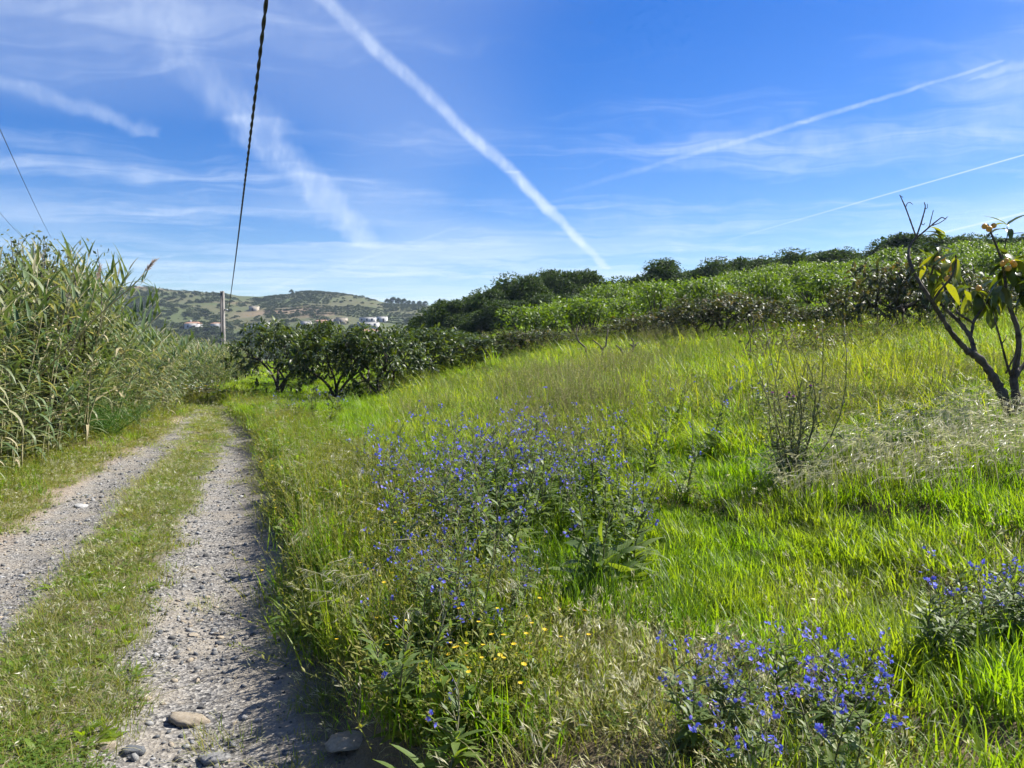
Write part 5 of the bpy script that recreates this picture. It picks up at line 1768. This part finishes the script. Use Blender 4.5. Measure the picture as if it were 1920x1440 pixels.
# ------------------------------------------------------------------ pole, cables, pylon
PY_ = 44.0
pb = G(419, PY_); pt = P(416.5, 546, PY_)
e = empty('utility_pole', pb)
hgt = pt[2] - pb[2]
g = Geo()
for z0, z1, w0, w1 in ((0, hgt, .125, .09),):
    V = []
    prof = lambda w: [(-w, -w), (-.25 * w, -w), (-.25 * w, -.55 * w), (.25 * w, -.55 * w), (.25 * w, -w), (w, -w), (w, w), (-w, w)]
    k = 8
    V = [(x, y, z0 - .3) for x, y in prof(w0)] + [(x, y, z1) for x, y in prof(w1)]
    F4 = [(i, (i + 1) % k, k + (i + 1) % k, k + i) for i in range(k)]
    g.add(V, F4)
    g.F.append(np.array([[8 + i for i in range(8)]])); g.M.append(np.zeros(1, int))
sh = add('shaft', g.mesh('shaft', M['concrete']), e)
g = Geo(); g.box((.10, -.05, hgt - 1.10), (.30, .03, hgt - 1.02)); add('bracket', g.mesh('bracket', M['steel']), e)
tag(e, 'slim grey concrete utility pole rising from the reeds', 'pole')


def catenary(a, b, sag, n):
    t = np.linspace(0, 1, n)[:, None]
    q = a + (b - a) * t
    q[:, 2] -= 4 * sag * (t * (1 - t))[:, 0]
    return q


near = P(496, -10, 6.3); fare = P(428, 582, PY_ - .1)
dirn = (near - fare) / np.linalg.norm(near - fare)
back = near + (near - fare) * .22
c = catenary(fare, back, .25, 2300)
c[:, 2] += 4 * .25 * 0.0
ph = np.linspace(0, np.linalg.norm(back - fare) / .62 * 6.283, len(c))
tan = np.gradient(c, axis=0); tan /= np.linalg.norm(tan, axis=1, keepdims=True)
s1 = np.cross(tan, [0, 0, 1.0]); s1 /= np.linalg.norm(s1, axis=1, keepdims=True); s2 = np.cross(tan, s1)
e = empty('twisted_cable', fare)
for off in (0, math.pi):
    q = c + .0078 * (np.cos(ph + off)[:, None] * s1 + np.sin(ph + off)[:, None] * s2) - fare
    g = Geo(); g.tube(q, .0096, 6); add('strand', g.mesh('strand', M['black'], True), e)
tag(e, 'black twisted overhead cable running from the pole across the sky', 'cable')
for (a, b, ya, yb), lb in ((((96, 446), (-70, 85), 46, 11), 'thin wire slanting down to the small tree, the upper of two'), (((44, 446), (-60, 322), 46, 20), 'thin wire at the left edge, the lower of two')):
    p0, p1 = P(*a, ya), P(*b, yb)
    q = catenary(p0, p1, .12, 40) - p0
    e = add('thin_wire', None, loc=tuple(p0))
    g = Geo(); g.tube(q, .008, 5); o = g.mesh('wire', M['black'], True)
    bpy.data.objects.remove(e); tag(add('thin_wire', o, loc=tuple(p0)), lb, 'wire')
pp = P(220, 540, 640); pp[2] = float(H(pp[0], pp[1])) - .3
top_ = P(220, 509, 640)[2] - pp[2]
e = empty('electricity_pylon', pp)
g = Geo()
for sx, sy in ((-1, -1), (1, -1), (1, 1), (-1, 1)): g.tube([(sx * 1.5, sy * 1.5, 0), (sx * .45, sy * .45, top_ * .7), (0, 0, top_)], .13, 4)
for k in range(8):
    z0, z1 = top_ * .085 * k, top_ * .085 * (k + 1); w0, w1 = 1.5 - 1.05 * z0 / (top_ * .7), 1.5 - 1.05 * z1 / (top_ * .7)
    for a, b in (((-w0, -w0, z0), (w1, -w1, z1)), ((w0, -w0, z0), (-w1, -w1, z1)), ((w0, w0, z0), (-w1, w1, z1)), ((w0, -w0, z0), (w1, w1, z1))): g.tube([a, b], .08, 3)
add('lattice', g.mesh('lattice', M['steel']), e)
for z, w in ((.72, 2.6), (.83, 2.2), (.93, 1.6)):
    g = Geo(); g.tube([(-w, 0, top_ * z), (0, 0, top_ * z + .4), (w, 0, top_ * z)], .14, 4); g.tube([(-w, 0, top_ * z), (w, 0, top_ * z)], .1, 4); add('crossarm', g.mesh('crossarm', M['steel']), e)
tag(e, 'lattice electricity pylon on the crest of the far hill', 'pylon')
bp = P(1106, 43, 140)
g = Geo(); g.tube([(-.02, -.16, 0), (0, -.05, 0), (0, .08, 0), (0, .18, .01)], [.01, .05, .05, .015], 6)
body = g.mesh('bird', M['black'], True)
e = empty('flying_bird', bp); add('body', body, e)
for sx in (-1, 1):
    g = Geo(); g.add([(0, -.05, .02), (0, .09, .02), (sx * .2, .06, .10), (sx * .2, -.03, .10), (sx * .36, -.05, .05)], [(0, 1, 2, 3), (3, 2, 4, 4)][:1]); g.add([(sx * .2, -.03, .10), (sx * .2, .06, .10), (sx * .36, -.05, .05)], [(0, 1, 2)]); add('wing', g.mesh('wing', M['black']), e)
tag(e, 'tiny dark bird high in the sky', 'bird')

# ------------------------------------------------------------------ far hillside
M['plaster'] = mat_plain('white_plaster', (0.42, 0.41, 0.39), (0.52, 0.51, 0.48), .5, .9, .1)
M['cream'] = mat_plain('cream_plaster', (0.30, 0.26, 0.20), (0.38, 0.33, 0.26), .5, .9, .1)
M['ochre'] = mat_plain('terracotta_plaster', (0.26, 0.16, 0.10), (0.32, 0.21, 0.14), .5, .9, .1)
M['greyw'] = mat_plain('grey_plaster', (0.30, 0.29, 0.28), (0.42, 0.41, 0.40), .5, .9, .1)
M['tiles'] = mat_plain('roof_tiles', (0.22, 0.125, 0.08), (0.29, 0.18, 0.12), 1.5, .9, .1)
M['flat'] = mat_plain('flat_roof', (0.28, 0.27, 0.25), (0.36, 0.34, 0.31), 1, .9, .1)
M['pane'] = mat_plain('window_glass', (0.03, 0.035, 0.04), rough=.15, spec=.5)
M['door'] = mat_plain('door_wood', (0.10, 0.06, 0.035), rough=.6)


def house(px, Y, x0px, x1px, toppy, mat, roof, label, depth=7.0, tiers=((0, 1, 0, 1),), chimney=False):
    d = Y
    bx = (px - 960) / FPX * Y
    bz = float(H(bx, Y))
    tz = P(px, toppy, Y)[2]
    hh = max(3.2, tz - bz)
    e = empty('house', (bx, Y, bz))
    xa, xb = (x0px - px) / FPX * Y, (x1px - px) / FPX * Y
    for f0, f1, g0, g1 in tiers:
        a, b = xa + (xb - xa) * f0, xa + (xb - xa) * f1
        z0, z1 = hh * g0 - (1.5 if g0 == 0 else 0), hh * g1
        y0 = depth * .12 * (g0 > 0)
        g = Geo(); g.box((a, y0, z0), (b, depth, z1)); add('wall', g.mesh('wall', M[mat]), e)
        if roof == 'tiles':
            g = Geo(); rh = min(1.5, (b - a) * .14)
            g.add([(a - .3, y0 - .3, z1 + .003), (b + .3, y0 - .3, z1 + .003), (b + .3, depth + .3, z1 + .003), (a - .3, depth + .3, z1 + .003), (a + (b - a) * .12, (y0 + depth) / 2, z1 + rh), (b - (b - a) * .12, (y0 + depth) / 2, z1 + rh)],
                  [(0, 1, 5, 4), (2, 3, 4, 5)])
            g.add([(a - .3, y0 - .3, z1 + .003), (a - .3, depth + .3, z1 + .003), (a + (b - a) * .12, (y0 + depth) / 2, z1 + rh), (b + .3, y0 - .3, z1 + .003), (b + .3, depth + .3, z1 + .003), (b - (b - a) * .12, (y0 + depth) / 2, z1 + rh)], [(1, 0, 2), (3, 4, 5)])
        else:
            g = Geo(); g.box((a - .12, y0 - .12, z1 + .003), (b + .12, depth + .12, z1 + .28))
        rf = add('roof', g.mesh('roof', M['tiles' if roof == 'tiles' else 'flat']), e)
        if chimney:
            g = Geo(); g.box((a + (b - a) * .25, depth * .4, z1 + .3), (a + (b - a) * .25 + .6, depth * .4 + .6, z1 + 1.9)); add('chimney', g.mesh('chimney', M[mat]), rf)
            chimney = False
        nwin = max(1, int((b - a) / 2.8))
        fl = max(1, int((z1 - max(z0, 0)) / 2.9))
        for fy in range(fl):
            for i in range(nwin):
                xc = a + (b - a) * (i + .5) / nwin
                zb = max(z0, 0) + fy * 2.9 + 1.0
                if fy == 0 and g0 == 0 and i == nwin // 2:
                    g = Geo(); g.box((xc - .5, y0 - .05, 0), (xc + .5, y0 + .02, 2.1)); add('door', g.mesh('door', M['door']), e); continue
                if zb + 1.3 > z1: continue
                g = Geo(); g.box((xc - .62, y0 - .06, zb - .1), (xc + .62, y0 + .02, zb)); g.box((xc - .62, y0 - .06, zb + 1.2), (xc + .62, y0 + .02, zb + 1.3)); g.box((xc - .62, y0 - .06, zb + .003), (xc - .5, y0 + .02, zb + 1.197)); g.box((xc + .5, y0 - .06, zb + .003), (xc + .62, y0 + .02, zb + 1.197))
                wn = add('window', g.mesh('window', M[mat]), e)
                g = Geo(); g.box((xc - .497, y0 - .02, zb + .003), (xc + .497, y0 + .015, zb + 1.197)); add('pane', g.mesh('pane', M['pane']), wn)
    return tag(e, label, 'house')


def hy(py_, lo=325, hi=600, px=500):
    """distance at which the far slope shows at that height of the picture"""
    ys = np.linspace(lo, hi, 300); x = (px - 960) / FPX * ys
    q = 660 - (H(x, ys) - CAMZ) / ys * FPX
    return float(ys[np.argmin(np.abs(q - py_))])


for px, basey, x0, x1, ty, mt, rf, lb, tr, ch in (
        (358, 618, 347, 372, 610, 'plaster', 'tiles', 'low white house with a chimney left of the pole at the hill foot', ((0, 1, 0, 1),), True),
        (404, 618, 396, 414, 609, 'plaster', 'tiles', 'small white house directly left of the concrete pole', ((0, 1, 0, 1),), False),
        (482, 620, 465, 500, 604, 'plaster', 'flat', 'stepped white house right of the pole', ((0, .55, 0, .62), (.56, 1, 0, 1)), False),
        (571, 614, 564, 579, 606, 'greyw', 'flat', 'small grey house between the white and the terracotta house', ((0, 1, 0, 1),), False),
        (602, 613, 592, 612, 603, 'ochre', 'tiles', 'terracotta coloured house behind the dark loquats', ((0, 1, 0, 1),), False),
        (630, 607, 612, 648, 596, 'cream', 'flat', 'cream house with a flat roof above the terracotta one', ((0, .5, 0, .75), (.51, 1, 0, 1)), False),
        (688, 614, 670, 708, 595, 'plaster', 'flat', 'large white house in two tiers above the dark loquats', ((0, 1, 0, .5), (.1, .85, .5, 1)), False),
        (714, 604, 706, 724, 596, 'plaster', 'flat', 'small white house up the slope right of the large one', ((0, 1, 0, 1),), False),
        (694, 634, 678, 710, 621, 'greyw', 'tiles', 'grey house lowest on the slope glimpsed between loquat crowns', ((0, 1, 0, 1),), False),
        (474, 584, 468, 482, 580, 'cream', 'flat', 'tiny pale house high on the hillside right of the pole', ((0, 1, 0, 1),), False)):
    house(px, hy(basey, px=px), x0, x1, ty, mt, rf, lb, 7.0, tr, ch)


def scrub_mesh(seed, n=260):
    rs = np.random.default_rng(seed)
    g = Geo()
    for i in range(5):
        c = np.array([rs.normal(0, .35), rs.normal(0, .35), rs.uniform(.2, .55)]); br = rs.uniform(.3, .5)
        d = sph(n // 5, rs); d[:, 2] = np.abs(d[:, 2]) * .9 - .1
        k = n // 5
        g.stamp(RHOMB, frames(d + sph(k, rs) * .8, d + .4 * sph(k, rs)), c + d * br * rs.uniform(.75, 1.05, (k, 1)), np.stack([rs.uniform(.10, .18, k), rs.uniform(.2, .32, k), np.full(k, .2)], 1), rs.uniform(0, 1, k), 0)
    return g.mesh('scrub', M['scrub'])


SC = [scrub_mesh(i + 500) for i in range(5)]
NS = 21000
Y = rng.uniform(285, 640, NS); px = rng.uniform(-250, 1150, NS)
X = (px - 960) / FPX * Y
kk2 = np.clip((Y - 320) / 300, 0, 1)
den = 0.27 + 0.26 * noise2(X, Y, .03, 1) + .22 * noise2(X, Y, .09, 2)
den = den * (1 - .9 * smooth(.78, .93, kk2)) + np.where(kk2 < .22, .25, 0)
den = den * np.where((px > 520) & (px < 720) & (kk2 > .5), .35, 1)
keep = rng.uniform(0, 1, len(X)) < den
for cx, w_, k0, k1 in ((572, 14, .50, .60), (628, 12, .46, .55), (785, 14, .42, .56), (470, 12, .50, .55)):
    keep &= ~((np.abs(px - cx) < w_) & (kk2 > k0 - .06) & (kk2 < k1 + .02))
X, Y, px = X[keep], Y[keep], px[keep]
tag(scatter('hill_scrub', SC, on_ground(X, Y, -.2), rng.uniform(0.9, 2.6, len(X)) * (1 + .5 * noise2(X, Y, .05, 3)), zs=rng.uniform(.7, 1.1, len(X))), 'dark scrub spread over the far hillside', 'scrub', kind='stuff')
# terraced orchard rows on the right-hand hill
xs, ys = [], []
for r_ in range(16):
    pxs = np.arange(500, 800, 3.2)
    yv = 470 + r_ * 8.5 + .03 * (pxs - 650)
    xs.append((pxs - 960) / FPX * yv + rng.normal(0, .4, len(pxs))); ys.append(yv + rng.normal(0, .8, len(pxs)))
X, Y = np.concatenate(xs), np.concatenate(ys)
keep = (noise2(X, Y, .02, 2) > -.35)
X, Y = X[keep], Y[keep]
tag(scatter('far_orchard', SC, on_ground(X, Y, -.1), rng.uniform(.8, 1.5, len(X))), 'orchard rows on the far green hill', 'orchard', kind='stuff')
# trees one can tell apart on the far crest
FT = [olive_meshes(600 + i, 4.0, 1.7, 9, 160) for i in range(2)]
for i, (px, top, w_) in enumerate(((727, 559, 1.6), (738, 556, 2.2), (748, 557, 2.0), (758, 559, 1.6), (767, 562, 1.6), (776, 564, 1.3), (787, 563, 1.6), (798, 565, 1.6), (548, 548, 1.2))):
    Yc = 604.0 + rng.uniform(-6, 6); loc = G(px, Yc)
    e = empty('crest_tree', loc, rng.uniform(0, 6)); want = P(px, top, Yc)[2] - loc[2]
    e.scale = (w_, w_, max(.9, want / 4.0))
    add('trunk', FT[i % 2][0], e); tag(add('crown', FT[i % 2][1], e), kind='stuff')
    tag(e, ('small dark tree on the crest of the far right hill, %s from the left' % NUM[i + 1]) if px != 548 else 'lone tiny tree on the saddle of the far hill', 'tree', 'trees on the far crest' if px != 548 else None)
# ------------------------------------------------------------------ air
m = NT('haze')
pv = m.node('ShaderNodeVolumePrincipled', {'Color': (0.62, 0.76, 1.0, 1), 'Density': 0.0002, 'Anisotropy': 0.3})
m.L(pv.outputs[0], m.out.inputs['Volume'])
g = Geo(); g.box((-2700, -70, -60), (2700, 2750, 80))
hz = tag(add('haze', g.mesh('haze', m.m)), kind='stuff')
